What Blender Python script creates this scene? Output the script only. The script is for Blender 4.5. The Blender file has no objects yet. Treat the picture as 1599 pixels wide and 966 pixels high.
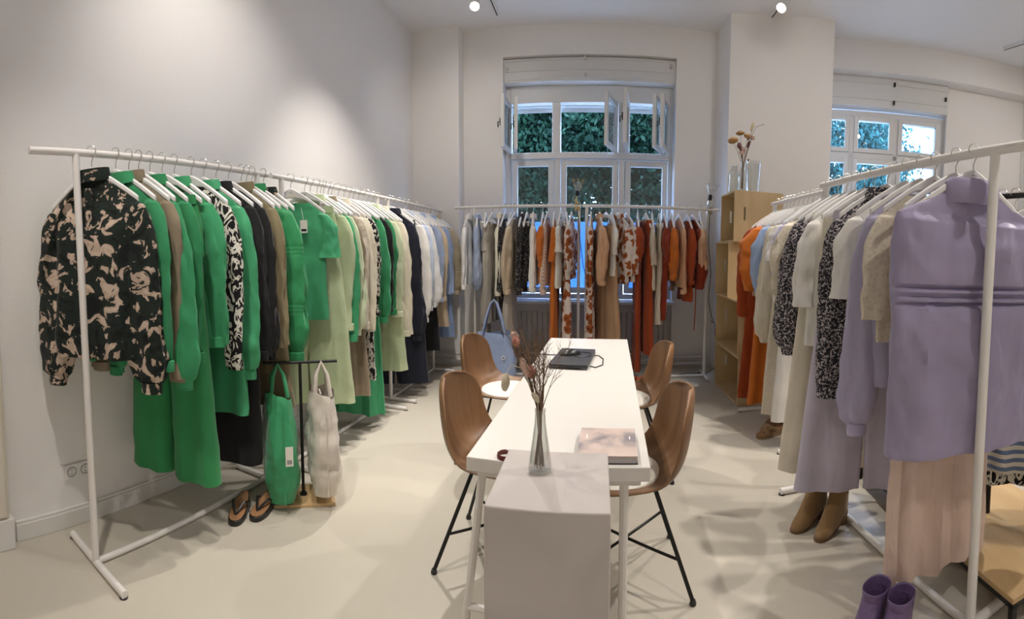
import bpy, bmesh, math, random
from math import sin, cos, pi, radians as R
from mathutils import Vector, Matrix, noise
random.seed(7)
S = bpy.context.scene
COL = S.collection

# ---------------------------------------------------------------- camera (a phone panorama: cylindrical projection)
FPX, CX, CY = 719.36, 799.5, 436.86
cd = bpy.data.cameras.new('camera'); cam = bpy.data.objects.new('camera', cd); COL.objects.link(cam)
cd.type = 'PANO'; cd.panorama_type = 'CENTRAL_CYLINDRICAL'
cd.central_cylindrical_radius = 1.0
cd.central_cylindrical_range_u_min = -CX / FPX; cd.central_cylindrical_range_u_max = (1599 - CX) / FPX
cd.central_cylindrical_range_v_min = -(966 - CY) / FPX; cd.central_cylindrical_range_v_max = CY / FPX
cam.location = (0, 0, 1.36)
cam.rotation_euler = (pi / 2 - .06233, 0, .18347)
cd.clip_start = .05; cd.clip_end = 200
S.camera = cam

# ---------------------------------------------------------------- world, exposure
S.view_settings.view_transform = 'Standard'; S.view_settings.look = 'None'
S.view_settings.gamma = 1; S.view_settings.use_curve_mapping = False
S.view_settings.exposure = 0.58
w = bpy.data.worlds.new('world'); S.world = w; w.use_nodes = True
bg = w.node_tree.nodes['Background']; bg.inputs[0].default_value = (.44, .64, 1, 1); bg.inputs[1].default_value = 20
if hasattr(S, 'cycles'):
    S.cycles.max_bounces = 7; S.cycles.transparent_max_bounces = 10; S.cycles.adaptive_threshold = .05; S.cycles.sample_clamp_indirect = 6

# ---------------------------------------------------------------- materials
MATS = {}
def mat(key, col=(.8, .8, .8), rough=.6, metal=0, bump=0, bscale=40, spec=.5, sheen=0, coat=0, alpha=None):
    if key in MATS: return MATS[key]
    m = bpy.data.materials.new(key); m.use_nodes = True; MATS[key] = m
    n = m.node_tree.nodes; b = n['Principled BSDF']
    b.inputs['Base Color'].default_value = (*col, 1); b.inputs['Roughness'].default_value = rough
    b.inputs['Metallic'].default_value = metal; b.inputs['Specular IOR Level'].default_value = spec
    b.inputs['Sheen Weight'].default_value = sheen; b.inputs['Coat Weight'].default_value = coat
    if bump: add_bump(m, bscale, bump)
    return m
def tex(m, kind, scale, **kw):
    nt = m.node_tree; t = nt.nodes.new(kind)
    c = next((x for x in nt.nodes if x.type == 'TEX_COORD'), None) or nt.nodes.new('ShaderNodeTexCoord')
    mp = nt.nodes.new('ShaderNodeMapping'); nt.links.new(c.outputs['Object'], mp.inputs[0])
    if 'stretch' in kw: mp.inputs['Scale'].default_value = kw.pop('stretch')
    nt.links.new(mp.outputs[0], t.inputs['Vector'])
    t.inputs['Scale'].default_value = scale
    for k, v in kw.items():
        if k in t.inputs: t.inputs[k].default_value = v
        else: setattr(t, k, v)
    return t
def add_bump(m, scale, strength, dist=.01, kind='ShaderNodeTexNoise', **kw):
    nt = m.node_tree; t = tex(m, kind, scale, **kw); b = nt.nodes.new('ShaderNodeBump')
    b.inputs['Strength'].default_value = strength; b.inputs['Distance'].default_value = dist
    nt.links.new(t.outputs[0], b.inputs['Height'])
    p = nt.nodes['Principled BSDF']
    if p.inputs['Normal'].links:
        nt.links.new(p.inputs['Normal'].links[0].from_socket, b.inputs['Normal'])
    nt.links.new(b.outputs[0], p.inputs['Normal'])
def ramp(m, fac, stops, const=False):
    nt = m.node_tree; r = nt.nodes.new('ShaderNodeValToRGB'); nt.links.new(fac, r.inputs[0])
    cr = r.color_ramp; cr.interpolation = 'CONSTANT' if const else 'LINEAR'
    while len(cr.elements) < len(stops): cr.elements.new(.5)
    for e, (p, c) in zip(cr.elements, stops): e.position = p; e.color = (*c, 1)
    nt.links.new(r.outputs[0], nt.nodes['Principled BSDF'].inputs['Base Color']); return r
def fabric(key, col, rough=.85, sheen=.15, wr=.55, wscale=9):
    if key in MATS: return MATS[key]
    m = mat(key, col, rough, spec=.25, sheen=sheen)
    t = tex(m, 'ShaderNodeTexNoise', 3.0, Detail=3.0)
    d = tuple(c * .9 for c in col); l = tuple(min(1, c * 1.08) for c in col)
    ramp(m, t.outputs[0], [(.35, d), (.65, l)])
    add_bump(m, wscale, wr, .03, Detail=2.0, Distortion=.25, stretch=(1, 1, .5))
    add_bump(m, 350, .12, .002)
    return m
def print_mat(key, kind):
    if key in MATS: return MATS[key]
    m = mat(key, (.5, .5, .5), .8, spec=.25, sheen=.1)
    if kind == 'leaf':
        t = tex(m, 'ShaderNodeTexNoise', 14, Detail=3.0, Distortion=.9, Roughness=.6)
        ramp(m, t.outputs[0], [(0, (.006, .008, .009)), (.40, (.012, .02, .017)), (.545, (.50, .38, .30)), (.60, (.60, .48, .39)), (.72, (.015, .018, .016))], True)
    elif kind == 'bw':
        t = tex(m, 'ShaderNodeTexNoise', 13, Detail=2.0, Distortion=2.6, Roughness=.5, stretch=(1.4, 1.4, .8))
        ramp(m, t.outputs[0], [(0, (.008, .008, .01)), (.5, (.72, .69, .62)), (.66, (.01, .01, .01))], True)
    elif kind == 'floral':
        t = tex(m, 'ShaderNodeTexVoronoi', 13, Randomness=.95)
        nz = tex(m, 'ShaderNodeTexNoise', 25, Detail=1.5)
        a = m.node_tree.nodes.new('ShaderNodeMath'); a.operation = 'MULTIPLY_ADD'
        m.node_tree.links.new(nz.outputs[0], a.inputs[0]); a.inputs[1].default_value = .55
        m.node_tree.links.new(t.outputs['Distance'], a.inputs[2])
        ramp(m, a.outputs[0], [(0, (.20, .05, .015)), (.52, (.34, .09, .02)), (.80, (.72, .63, .59))], True)
    elif kind == 'speckle_dark':
        t = tex(m, 'ShaderNodeTexVoronoi', 75, Randomness=1.0)
        ramp(m, t.outputs['Distance'], [(0, (.55, .52, .5)), (.24, (.016, .015, .018))], True)
    elif kind == 'speckle':
        t = tex(m, 'ShaderNodeTexNoise', 100, Detail=2.0, Distortion=.8)
        ramp(m, t.outputs[0], [(0, (.02, .02, .03)), (.5, (.05, .045, .06)), (.55, (.55, .5, .52)), (.68, (.1, .08, .1))], True)
    elif kind == 'stripe_h':
        t = tex(m, 'ShaderNodeTexWave', 8, bands_direction='Z', Distortion=.5)
        ramp(m, t.outputs[0], [(0, (.14, .2, .34)), (.5, (.66, .62, .56))], True)
    elif kind == 'stripe_v':
        t = tex(m, 'ShaderNodeTexWave', 45, bands_direction='X', Distortion=.2)
        ramp(m, t.outputs[0], [(0, (.28, .38, .6)), (.45, (.68, .72, .8))], True)
    elif kind == 'rib':
        t = tex(m, 'ShaderNodeTexWave', 30, bands_direction='Z', Distortion=.3)
        ramp(m, t.outputs[0], [(.1, (.6, .61, .63)), (.6, (.8, .8, .79))])
    elif kind == 'lace':
        t = tex(m, 'ShaderNodeTexVoronoi', 55)
        ramp(m, t.outputs['Distance'], [(.1, (.60, .53, .42)), (.5, (.70, .63, .52))])
        add_bump(m, 55, .5, .004, kind='ShaderNodeTexVoronoi')
    elif kind == 'pinkstripe':
        t = tex(m, 'ShaderNodeTexWave', 20, bands_direction='DIAGONAL', Distortion=3.0)
        ramp(m, t.outputs[0], [(.2, (.55, .32, .24)), (.7, (.75, .62, .55))])
    add_bump(m, 7, .35, .03, Detail=3.0)
    return m
def wood(key, c1, c2, scale=3, rough=.45, stretch=(1, 1, .12), dist=3.0):
    if key in MATS: return MATS[key]
    m = mat(key, c1, rough)
    t = tex(m, 'ShaderNodeTexNoise', scale, Detail=6.0, Distortion=dist, stretch=stretch)
    ramp(m, t.outputs[0], [(.3, c1), (.7, c2)])
    t2 = tex(m, 'ShaderNodeTexNoise', scale * 12, Detail=2.0, stretch=stretch)
    add_bump(m, scale * 12, .06, .002, stretch=stretch)
    return m
def glass_mat(key, tint=(1, 1, 1), base=.06, edge=.5, rough=.0):
    if key in MATS: return MATS[key]
    m = bpy.data.materials.new(key); m.use_nodes = True; MATS[key] = m
    nt = m.node_tree; nt.nodes.clear()
    o = nt.nodes.new('ShaderNodeOutputMaterial'); mx = nt.nodes.new('ShaderNodeMixShader')
    tr = nt.nodes.new('ShaderNodeBsdfTransparent'); gl = nt.nodes.new('ShaderNodeBsdfGlossy')
    lw = nt.nodes.new('ShaderNodeLayerWeight'); mr = nt.nodes.new('ShaderNodeMapRange')
    tr.inputs[0].default_value = (*tint, 1); gl.inputs['Roughness'].default_value = rough
    lw.inputs[0].default_value = .25
    mr.inputs['To Min'].default_value = base; mr.inputs['To Max'].default_value = edge
    nt.links.new(lw.outputs['Facing'], mr.inputs[0]); nt.links.new(mr.outputs[0], mx.inputs[0])
    nt.links.new(tr.outputs[0], mx.inputs[1]); nt.links.new(gl.outputs[0], mx.inputs[2]); nt.links.new(mx.outputs[0], o.inputs[0])
    return m
def emit_mat(key, col, s):
    m = bpy.data.materials.new(key); m.use_nodes = True; MATS[key] = m
    b = m.node_tree.nodes['Principled BSDF']; b.inputs['Emission Color'].default_value = (*col, 1); b.inputs['Emission Strength'].default_value = s
    return m

paint = mat('wall_paint', (.87, .845, .825), .75, bump=.08, bscale=120)
ceil_m = mat('ceiling_paint', (.88, .865, .865), .8)
trimw = mat('white_trim_paint', (.78, .76, .73), .45)
winw = mat('window_paint', (.74, .73, .72), .4, bump=.05, bscale=30)
rackw = mat('rack_white_powder_coat', (.82, .79, .76), .35)
hangw = mat('hanger_white_lacquer', (.80, .79, .79), .4)
chrome = mat('hook_steel', (.55, .54, .52), .25, 1)
black = mat('black_metal', (.012, .012, .013), .4, .3)
blackp = mat('black_plastic', (.015, .015, .016), .3)
tablew = mat('table_white_laminate', (.70, .675, .635), .35)
plinth_m = mat('plinth_grey_plaster', (.50, .455, .435), .55)
ramp(plinth_m, tex(plinth_m, 'ShaderNodeTexNoise', 4, Detail=5.0, Distortion=1.0).outputs[0], [(.35, (.47, .425, .405)), (.65, (.54, .49, .47))])
floor_m = mat('floor_cast_concrete', (.55, .52, .46), .38, spec=.4)
ramp(floor_m, tex(floor_m, 'ShaderNodeTexNoise', .8, Detail=6.0).outputs[0], [(.3, (.53, .49, .415)), (.7, (.59, .545, .465))])
add_bump(floor_m, 3, .04, .01)
oak = wood('oak_veneer', (.135, .062, .026), (.27, .145, .07), 9, .4, (.8, 1, .06), 1.2)
ply = wood('plywood_birch', (.56, .40, .20), (.68, .51, .29), 2.5, .5, (1, 1, .3))
plyd = wood('plywood_board', (.55, .36, .17), (.66, .47, .25), 3, .5, (1, .2, 1))
pane_m = glass_mat('window_glass', (.86, .9, .92), .08, .6)
vase_m = glass_mat('clear_glass', (.95, .96, .95), .07, .75, .02)
film = bpy.data.materials.new('frosted_blue_film'); film.use_nodes = True
nt = film.node_tree; nt.nodes.clear()
_o = nt.nodes.new('ShaderNodeOutputMaterial'); _a = nt.nodes.new('ShaderNodeBsdfTranslucent'); _b = nt.nodes.new('ShaderNodeBsdfDiffuse'); _m = nt.nodes.new('ShaderNodeMixShader')
_a.inputs[0].default_value = (.30, .50, .78, 1); _b.inputs[0].default_value = (.4, .58, .8, 1); _m.inputs[0].default_value = .25
nt.links.new(_a.outputs[0], _m.inputs[1]); nt.links.new(_b.outputs[0], _m.inputs[2]); nt.links.new(_m.outputs[0], _o.inputs[0])

# ---------------------------------------------------------------- mesh helpers
class MB:
    def __init__(s): s.v = []; s.f = []
    def add(s, v, f):
        o = len(s.v); s.v += [tuple(x) for x in v]; s.f += [tuple(i + o for i in q) for q in f]; return s
    def box(s, x0, x1, y0, y1, z0, z1):
        return s.add([(x0, y0, z0), (x1, y0, z0), (x1, y1, z0), (x0, y1, z0), (x0, y0, z1), (x1, y0, z1), (x1, y1, z1), (x0, y1, z1)],
                     [(0, 3, 2, 1), (4, 5, 6, 7), (0, 1, 5, 4), (1, 2, 6, 5), (2, 3, 7, 6), (3, 0, 4, 7)])
    def tube(s, pts, r, n=10, cap=True):
        pts = [Vector(p) for p in pts]; rs = r if isinstance(r, (list, tuple)) else [r] * len(pts)
        v = []; prev = None
        for i, p in enumerate(pts):
            t = (pts[min(i + 1, len(pts) - 1)] - pts[max(i - 1, 0)]).normalized()
            if prev is None:
                a = Vector((0, 0, 1)) if abs(t.z) < .9 else Vector((1, 0, 0)); u = t.cross(a).normalized()
            else:
                u = (prev - t * prev.dot(t)).normalized()
            prev = u; q = t.cross(u)
            for k in range(n):
                a = 2 * pi * k / n; v.append(p + (u * cos(a) + q * sin(a)) * rs[i])
        f = [(i * n + k, i * n + (k + 1) % n, (i + 1) * n + (k + 1) % n, (i + 1) * n + k) for i in range(len(pts) - 1) for k in range(n)]
        if cap: f += [tuple(range(n - 1, -1, -1)), tuple((len(pts) - 1) * n + k for k in range(n))]
        return s.add(v, f)
    def lathe(s, prof, n=24, c=(0, 0, 0), sx=1, sy=1):
        v = [(c[0] + r * cos(2 * pi * k / n) * sx, c[1] + r * sin(2 * pi * k / n) * sy, c[2] + z) for r, z in prof for k in range(n)]
        f = [(i * n + k, i * n + (k + 1) % n, (i + 1) * n + (k + 1) % n, (i + 1) * n + k) for i in range(len(prof) - 1) for k in range(n)]
        return s.add(v, f)
    def rings(s, rings, cap0=False, cap1=False):
        n = len(rings[0]); v = [p for r in rings for p in r]
        f = [(i * n + k, i * n + (k + 1) % n, (i + 1) * n + (k + 1) % n, (i + 1) * n + k) for i in range(len(rings) - 1) for k in range(n)]
        if cap0: f.append(tuple(range(n - 1, -1, -1)))
        if cap1: f.append(tuple((len(rings) - 1) * n + k for k in range(n)))
        return s.add(v, f)
    def prism(s, outline, y0, y1):       # outline in x,z
        n = len(outline)
        v = [(x, y0, z) for x, z in outline] + [(x, y1, z) for x, z in outline]
        f = [tuple(range(n)), tuple(range(2 * n - 1, n - 1, -1))] + [(i, i + n, (i + 1) % n + n, (i + 1) % n) for i in range(n)]
        return s.add(v, f)
    def poly_wall(s, pts, z0, z1):        # vertical prism over plan polygon
        n = len(pts)
        v = [(x, y, z0) for x, y in pts] + [(x, y, z1) for x, y in pts]
        f = [tuple(range(n - 1, -1, -1)), tuple(range(n, 2 * n))] + [(i, (i + 1) % n, (i + 1) % n + n, i + n) for i in range(n)]
        return s.add(v, f)
    def build(s, name, m, parent=None, smooth=True, bevel=0, solid=0, sub=0):
        me = bpy.data.meshes.new(name); me.from_pydata(s.v, [], s.f)
        bm = bmesh.new(); bm.from_mesh(me); bmesh.ops.recalc_face_normals(bm, faces=bm.faces[:]); bm.to_mesh(me); bm.free()
        if m: me.materials.append(m)
        o = bpy.data.objects.new(name, me); COL.objects.link(o)
        if parent: o.parent = parent
        if smooth:
            me.polygons.foreach_set('use_smooth', [True] * len(me.polygons))
            me.set_sharp_from_angle(angle=R(40))
        if solid:
            q = o.modifiers.new('thickness', 'SOLIDIFY'); q.thickness = solid; q.offset = 0
        if bevel:
            q = o.modifiers.new('bevel', 'BEVEL'); q.width = bevel; q.segments = 2; q.limit_method = 'ANGLE'; q.harden_normals = False
        if sub:
            q = o.modifiers.new('subdiv', 'SUBSURF'); q.levels = sub; q.render_levels = sub
        return o
def bx(*a): return MB().box(*a)
def tag(o, label=None, cat=None, group=None, kind=None):
    if label: o['label'] = label
    if cat: o['category'] = cat
    if group: o['group'] = group
    if kind: o['kind'] = kind
    return o
def empty(name, loc, rz=0, label=None, cat=None, group=None):
    o = bpy.data.objects.new(name, None); COL.objects.link(o); o.location = loc; o.rotation_euler = (0, 0, rz); o.empty_display_size = .1
    return tag(o, label, cat, group)
def copy_tree(o, parent=None):
    c = o.copy(); COL.objects.link(c); c.parent = parent
    for ch in list(o.children): copy_tree(ch, c)
    return c
def lerp(a, b, t): return a + (b - a) * t
def interp(tab, t):
    for (a, u), (b, v) in zip(tab, tab[1:]):
        if t <= b:
            k = (t - a) / max(b - a, 1e-9); k = k * k * (3 - 2 * k) if False else k
            return lerp(u, v, k)
    return tab[-1][1]

# ================================================================= SETTING
CEIL = 3.95
def struct(o, label, cat='wall'): return tag(o, label, cat, kind='structure')
struct(bx(-2.5, 6.2, -3.2, 6.0, -.1, 0).build('floor', floor_m, smooth=False), 'pale grey-beige poured floor of the shop', 'floor')
struct(bx(-2.5, 6.2, -3.2, 6.0, CEIL, CEIL + .1).build('ceiling', ceil_m, smooth=False), 'white painted ceiling with light tracks', 'ceiling')
struct(bx(-2.47, -2.17, -3.2, 5.7, 0, CEIL).build('wall_left', paint, smooth=False), 'off-white wall behind the left clothes racks')
struct(bx(-2.17, -1.59, 5.2, 5.7, 0, CEIL).build('wall_corner', paint, smooth=False), 'shallow white wall pier in the corner left of the window')
wb = MB(); wb.box(-1.59, -1.11, 5.4, 5.75, 0, CEIL); wb.box(.90, 1.45, 5.4, 5.75, 0, CEIL); wb.box(-1.11, .90, 5.4, 5.75, 3.61, CEIL); wb.box(-1.11, .90, 5.52, 5.75, 0, .74)
struct(wb.build('wall_back', paint, smooth=False), 'off-white wall around the large window')
struct(MB().poly_wall([(1.40, 4.91), (2.47, 4.55), (2.75, 5.2), (1.45, 5.75), (1.38, 5.42)], 0, CEIL).build('wall_pier', paint, smooth=False), 'broad white wall pier behind the plywood crates')
struct(bx(-2.47, 5.2, -3.3, -3.0, 0, CEIL).build('wall_rear', paint, smooth=False), 'white wall behind the viewer')
struct(bx(5.0, 5.2, -3.0, 3.9, 0, CEIL).build('wall_right', paint, smooth=False), 'white wall at the far right edge')
# angled wall with the second window; local x runs along the wall, local y outwards
W2 = empty('wall_window', (2.67, 4.89, 0), math.atan2(-.465, .885)); struct(W2, 'angled white wall around the right window')
q = MB(); q.box(1.45, 2.75, .22, .6, 0, 3.7); q.box(-.75, -.12, .22, .6, 0, 3.7); q.box(-.12, 1.45, .22, .6, 0, .9); q.box(-.12, 1.45, .3, .6, 3.24, 3.7)
q.build('wall_face', paint, W2, False)
bx(-.75, 2.75, 0, .6, 3.6, CEIL).build('beam', paint, W2, False)
struct(MB().box(-2.17, -2.148, .62, 5.2, 0, .085).box(-2.17, -2.154, .62, 5.2, .085, .1).build('baseboard_left', trimw, smooth=False, bevel=.004), 'white baseboard along the left wall', 'baseboard')
d = MB(); d.box(-2.17, -2.11, -.2, .58, .15, 2.6); dr = struct(d.build('door_1', mat('door_cream', (.72, .66, .56), .5), smooth=False, bevel=.006), 'cream door casing at the left edge', 'door')
bx(-2.17, -2.10, -.2, .60, 0, .15).build('plinth_block', trimw, dr, False, .005)
bx(-2.112, -2.098, .44, .565, .16, 2.59).build('casing_strip', mat('door_cream'), dr, False, .006)

# ---- window 1
W1 = empty('window_1', (0, 5.65, 0)); tag(W1, 'tall white wooden window with open upper sashes', 'window', kind='structure')
f = MB()
f.box(-1.11, -1.05, -.06, .06, .78, 3.33); f.box(.86, .90, -.06, .06, .78, 3.33)
f.box(-1.05, .86, -.06, .06, 3.13, 3.33); f.box(-1.05, .86, -.07, .06, 2.47, 2.545); f.box(-1.05, .86, -.06, .06, .78, .84)
f.box(-.549, -.448, -.06, .06, 2.545, 3.13); f.box(.24, .34, -.06, .06, 2.545, 3.13)
f.box(-.52, -.45, -.05, .06, .84, 2.47); f.box(.255, .325, -.05, .06, .84, 2.47)
f.build('window_frame', winw, W1, False, .006)
for x0, x1 in ((-1.05, -.52), (-.45, .255), (.325, .86)):
    s = MB(); fw = .075
    s.box(x0 + .01, x0 + fw, -.03, .03, .85, 2.46); s.box(x1 - fw, x1 - .01, -.03, .03, .85, 2.46); s.box(x0 + fw, x1 - fw, -.03, .03, 2.39, 2.46); s.box(x0 + fw, x1 - fw, -.03, .03, .85, .92)
    so = s.build('sash', winw, W1, False, .005)
    bx(x0 + fw, x1 - fw, -.004, .004, .92, 2.39).build('pane', pane_m, so, False)
    bx(x0 + fw, x1 - fw, .010, .014, .92, 1.72).build('frosted_film', film, so, False)
for sx, ex in (((-1.06, -.05), (-1.07, -.49)), ((-1.0, -.05), (-.935, -.36)), ((.22, -.06), (.085, -.50)), ((.36, -.06), (.285, -.63)), ((.85, -.06), (.70, -.51)), ((.78, -.06), (.62, -.46))):
    dx, dy = ex[0] - sx[0], ex[1] - sx[1]; L = math.hypot(dx, dy)
    e = MB(); z0, z1, fw = 2.535, 3.12, .055
    e.box(0, fw, -.02, .02, z0, z1); e.box(L - fw, L, -.02, .02, z0, z1); e.box(fw, L - fw, -.02, .02, z0, z0 + fw); e.box(fw, L - fw, -.02, .02, z1 - fw, z1)
    so = e.build('open_sash', winw, W1, False, .005); so.location = (sx[0], sx[1], 0); so.rotation_euler = (0, 0, math.atan2(dy, dx))
    bx(fw, L - fw, -.003, .003, z0 + fw, z1 - fw).build('pane', pane_m, so, False)
    hn = MB().box(L - .04, L - .02, -.035, -.02, 2.78, 2.86).tube([(L - .03, -.03, 2.82), (L - .03, -.055, 2.82), (L - .03, -.055, 2.76)], .007, 6)
    hn.build('handle', black, so)
bx(-1.11, .90, -.20, -.02, 3.33, 3.60).build('shutter_box', winw, W1, False, .006)
for z in (3.355, 3.45, 3.565): bx(-1.08, .87, -.212, -.20, z, z + .018).build('box_moulding', winw, W1, False, .003)
for x, z in ((-.16, 3.56), (-.15, 3.36), (.84, 3.50), (-1.07, 3.45)): MB().box(x - .015, x + .015, -.225, -.2, z, z + .05).build('latch', mat('latch_paint', (.6, .58, .55), .4), W1, False, .003)
for k, (x0, x1) in enumerate(((-1.05, -.549), (-.448, .24), (.34, .86))):
    rs = MB()
    for j in range(2): rs.box(x0, x1, .09, .105, 3.06 + j * .04, 3.095 + j * .04)
    rs.build('roller_shutter', mat('shutter_grey', (.45, .46, .47), .5), W1, False, .003)
MB().box(-1.14, .93, -.34, -.06, .745, .78).build('window_sill', winw, W1, False, .008)
# radiator cover under the sill
rc = empty('radiator_cover', (0, 5.50, 0), 0, 'grey grooved radiator cover under the large window', 'radiator')
gm = mat('radiator_paint', (.56, .53, .52), .5)
rb = MB(); rb.box(-1.09, .88, -.02, 0, .10, .16); rb.box(-1.09, .88, -.02, 0, .64, .73)
for x in (-1.09, -.45, .18, .82): rb.box(x, x + .06, -.02, 0, .16, .64)
rb.build('frame', gm, rc, False, .004)
k = 0
for x0, x1 in ((-1.03, -.45), (-.39, .18), (.24, .82)):
    n = 9; wd = (x1 - x0) / n
    for i in range(n): bx(x0 + i * wd + .004, x0 + (i + 1) * wd - .004, -.014, 0, .16, .64).build('slat', gm, rc, False, .004)
# heating pipes near the floor
def pipe(name, pts, r, label):
    tag(MB().tube(pts, r, 10).build(name, mat('pipe_paint', (.62, .59, .57), .4)), label, 'pipe')
pipe('heating_pipe', [(-2.06, 5.12, .16), (-1.53, 5.12, .16), (-1.53, 5.33, .16), (.86, 5.33, .16), (.92, 5.30, .13), (1.34, 5.30, .13)], .017, 'upper white heating pipe running low along the back wall')
pipe('heating_pipe', [(-2.06, 5.12, .09), (-1.52, 5.12, .09), (-1.52, 5.33, .09), (.84, 5.33, .09), (.90, 5.28, .06), (1.34, 5.28, .06)], .017, 'lower white heating pipe running low along the back wall')

# ---- window 2 (in the angled wall)
w2 = empty('window_2', (0, 0, 0)); w2.matrix_world = W2.matrix_basis.copy(); tag(w2, 'white window with six panes on the right', 'window', kind='structure')
f = MB(); Y0, Y1 = .3, .38
f.box(-.12, -.06, Y0, Y1, .9, 3.22); f.box(1.38, 1.45, Y0, Y1, .9, 3.22); f.box(-.06, 1.38, Y0, Y1, 3.15, 3.22); f.box(-.06, 1.38, Y0, Y1, .9, .96); f.box(-.06, 1.38, Y0, Y1, 2.62, 2.70)
f.box(.22, .28, Y0, Y1, .96, 3.15); f.box(.78, .84, Y0, Y1, .96, 3.15)
f.build('window_frame', winw, w2, False, .006)
for x0, x1 in ((-.06, .22), (.28, .78), (.84, 1.38)):
    for z0, z1 in ((2.70, 3.15), (.96, 2.62)):
        s = MB(); fw = .055
        s.box(x0, x0 + fw, Y0 - .02, Y1 - .02, z0, z1); s.box(x1 - fw, x1, Y0 - .02, Y1 - .02, z0, z1); s.box(x0 + fw, x1 - fw, Y0 - .02, Y1 - .02, z0, z0 + fw); s.box(x0 + fw, x1 - fw, Y0 - .02, Y1 - .02, z1 - fw, z1)
        so = s.build('sash', winw, w2, False, .005)
        bx(x0 + fw, x1 - fw, Y0 + .02, Y0 + .026, z0 + fw, z1 - fw).build('pane', pane_m, so, False)
bx(-.12, 1.45, .17, .30, 3.24, 3.60).build('shutter_box', winw, w2, False, .006)
for z in (3.33, 3.52): bx(-.10, 1.43, .158, .17, z, z + .015).build('box_moulding', winw, w2, False, .003)
for x, z in ((.75, 3.5), (.75, 3.28), (1.41, 3.40)): MB().box(x - .012, x + .012, .145, .17, z, z + .05).build('latch', black, w2, False, .003)
bx(-.12, 1.45, .10, .3, .86, .9).build('window_sill', winw, w2, False, .006)

# ================================================================= OUTSIDE
def tree(name, loc, label, rx, ry, z0, z1, n, size, m, seed, droop=.5):
    rnd = random.Random(seed)
    e = empty(name, loc, 0, label, 'tree', 'trees outside the windows')
    MB().tube([(0, 0, -.4), (.05, .1, z0 * .5), (0, .1, (z0 + z1) * .5), (.1, 0, z1 * .85)], [.22, .18, .13, .05], 10).build('trunk', mat('bark', (.06, .045, .035), .9), e)
    v = []; fa = []
    cl = []
    for _ in range(n // 70):
        while True:
            p = Vector((rnd.uniform(-1, 1), rnd.uniform(-1, 1), rnd.uniform(-1, 1)))
            if .1 < p.length < 1: break
        cl.append(Vector((p.x * rx, p.y * ry, (z0 + z1) / 2 + p.z * (z1 - z0) / 2)))
    for _ in range(n):
        c = rnd.choice(cl) + Vector((rnd.gauss(0, .2), rnd.gauss(0, .2), rnd.gauss(0, .22)))
        d = Vector((rnd.uniform(-1, 1), rnd.uniform(-1, 1), -droop + rnd.uniform(-.7, .5))).normalized()
        sd = d.cross(Vector((rnd.uniform(-1, 1), rnd.uniform(-1, 1), rnd.uniform(-1, 1)))).normalized(); l = size * rnd.uniform(.6, 1.3); o = len(v)
        v += [c, c + d * l * .45 + sd * l * .24, c + d * l, c + d * l * .45 - sd * l * .24]; fa.append((o, o + 1, o + 2, o + 3))
    b = MB(); b.v = [tuple(x) for x in v]; b.f = fa
    o = b.build('crown', m, e, False); o['kind'] = 'stuff'
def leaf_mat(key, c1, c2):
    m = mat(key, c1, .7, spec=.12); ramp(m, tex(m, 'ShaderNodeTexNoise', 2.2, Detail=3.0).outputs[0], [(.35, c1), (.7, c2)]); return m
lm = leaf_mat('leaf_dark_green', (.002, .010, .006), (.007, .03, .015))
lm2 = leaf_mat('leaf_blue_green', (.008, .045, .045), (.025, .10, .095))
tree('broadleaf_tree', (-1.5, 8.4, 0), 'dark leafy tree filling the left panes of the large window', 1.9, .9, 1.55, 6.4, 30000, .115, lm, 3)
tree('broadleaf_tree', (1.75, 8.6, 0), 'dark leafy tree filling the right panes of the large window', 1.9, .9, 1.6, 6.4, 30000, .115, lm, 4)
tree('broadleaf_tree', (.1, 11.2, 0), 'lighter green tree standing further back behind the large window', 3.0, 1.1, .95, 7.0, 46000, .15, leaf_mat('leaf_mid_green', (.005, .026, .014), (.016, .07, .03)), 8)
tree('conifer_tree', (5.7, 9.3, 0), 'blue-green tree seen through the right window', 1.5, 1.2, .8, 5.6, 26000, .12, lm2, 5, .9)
hb = empty('apartment_building', (15.5, 16, 0), R(-35), 'pale sunlit building seen through the right window', 'building')
bx(-4, 4, 0, 4, 0, 9).build('wall', mat('render_cream', (.78, .76, .7), .8), hb, False)
for ix in range(5):
    for iz in range(3): bx(-3.4 + ix * 1.5, -2.6 + ix * 1.5, -.04, .02, 1 + iz * 2.6, 2.6 + iz * 2.6).build('house_window', mat('house_window_glass', (.12, .2, .3), .2), hb, False)
tag(MB().box(-30, 40, 5.9, 60, -.5, -.4).build('street_ground', mat('street_grey', (.2, .2, .2), .9), smooth=False), 'grey street ground outside the windows', 'ground', kind='structure')

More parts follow.
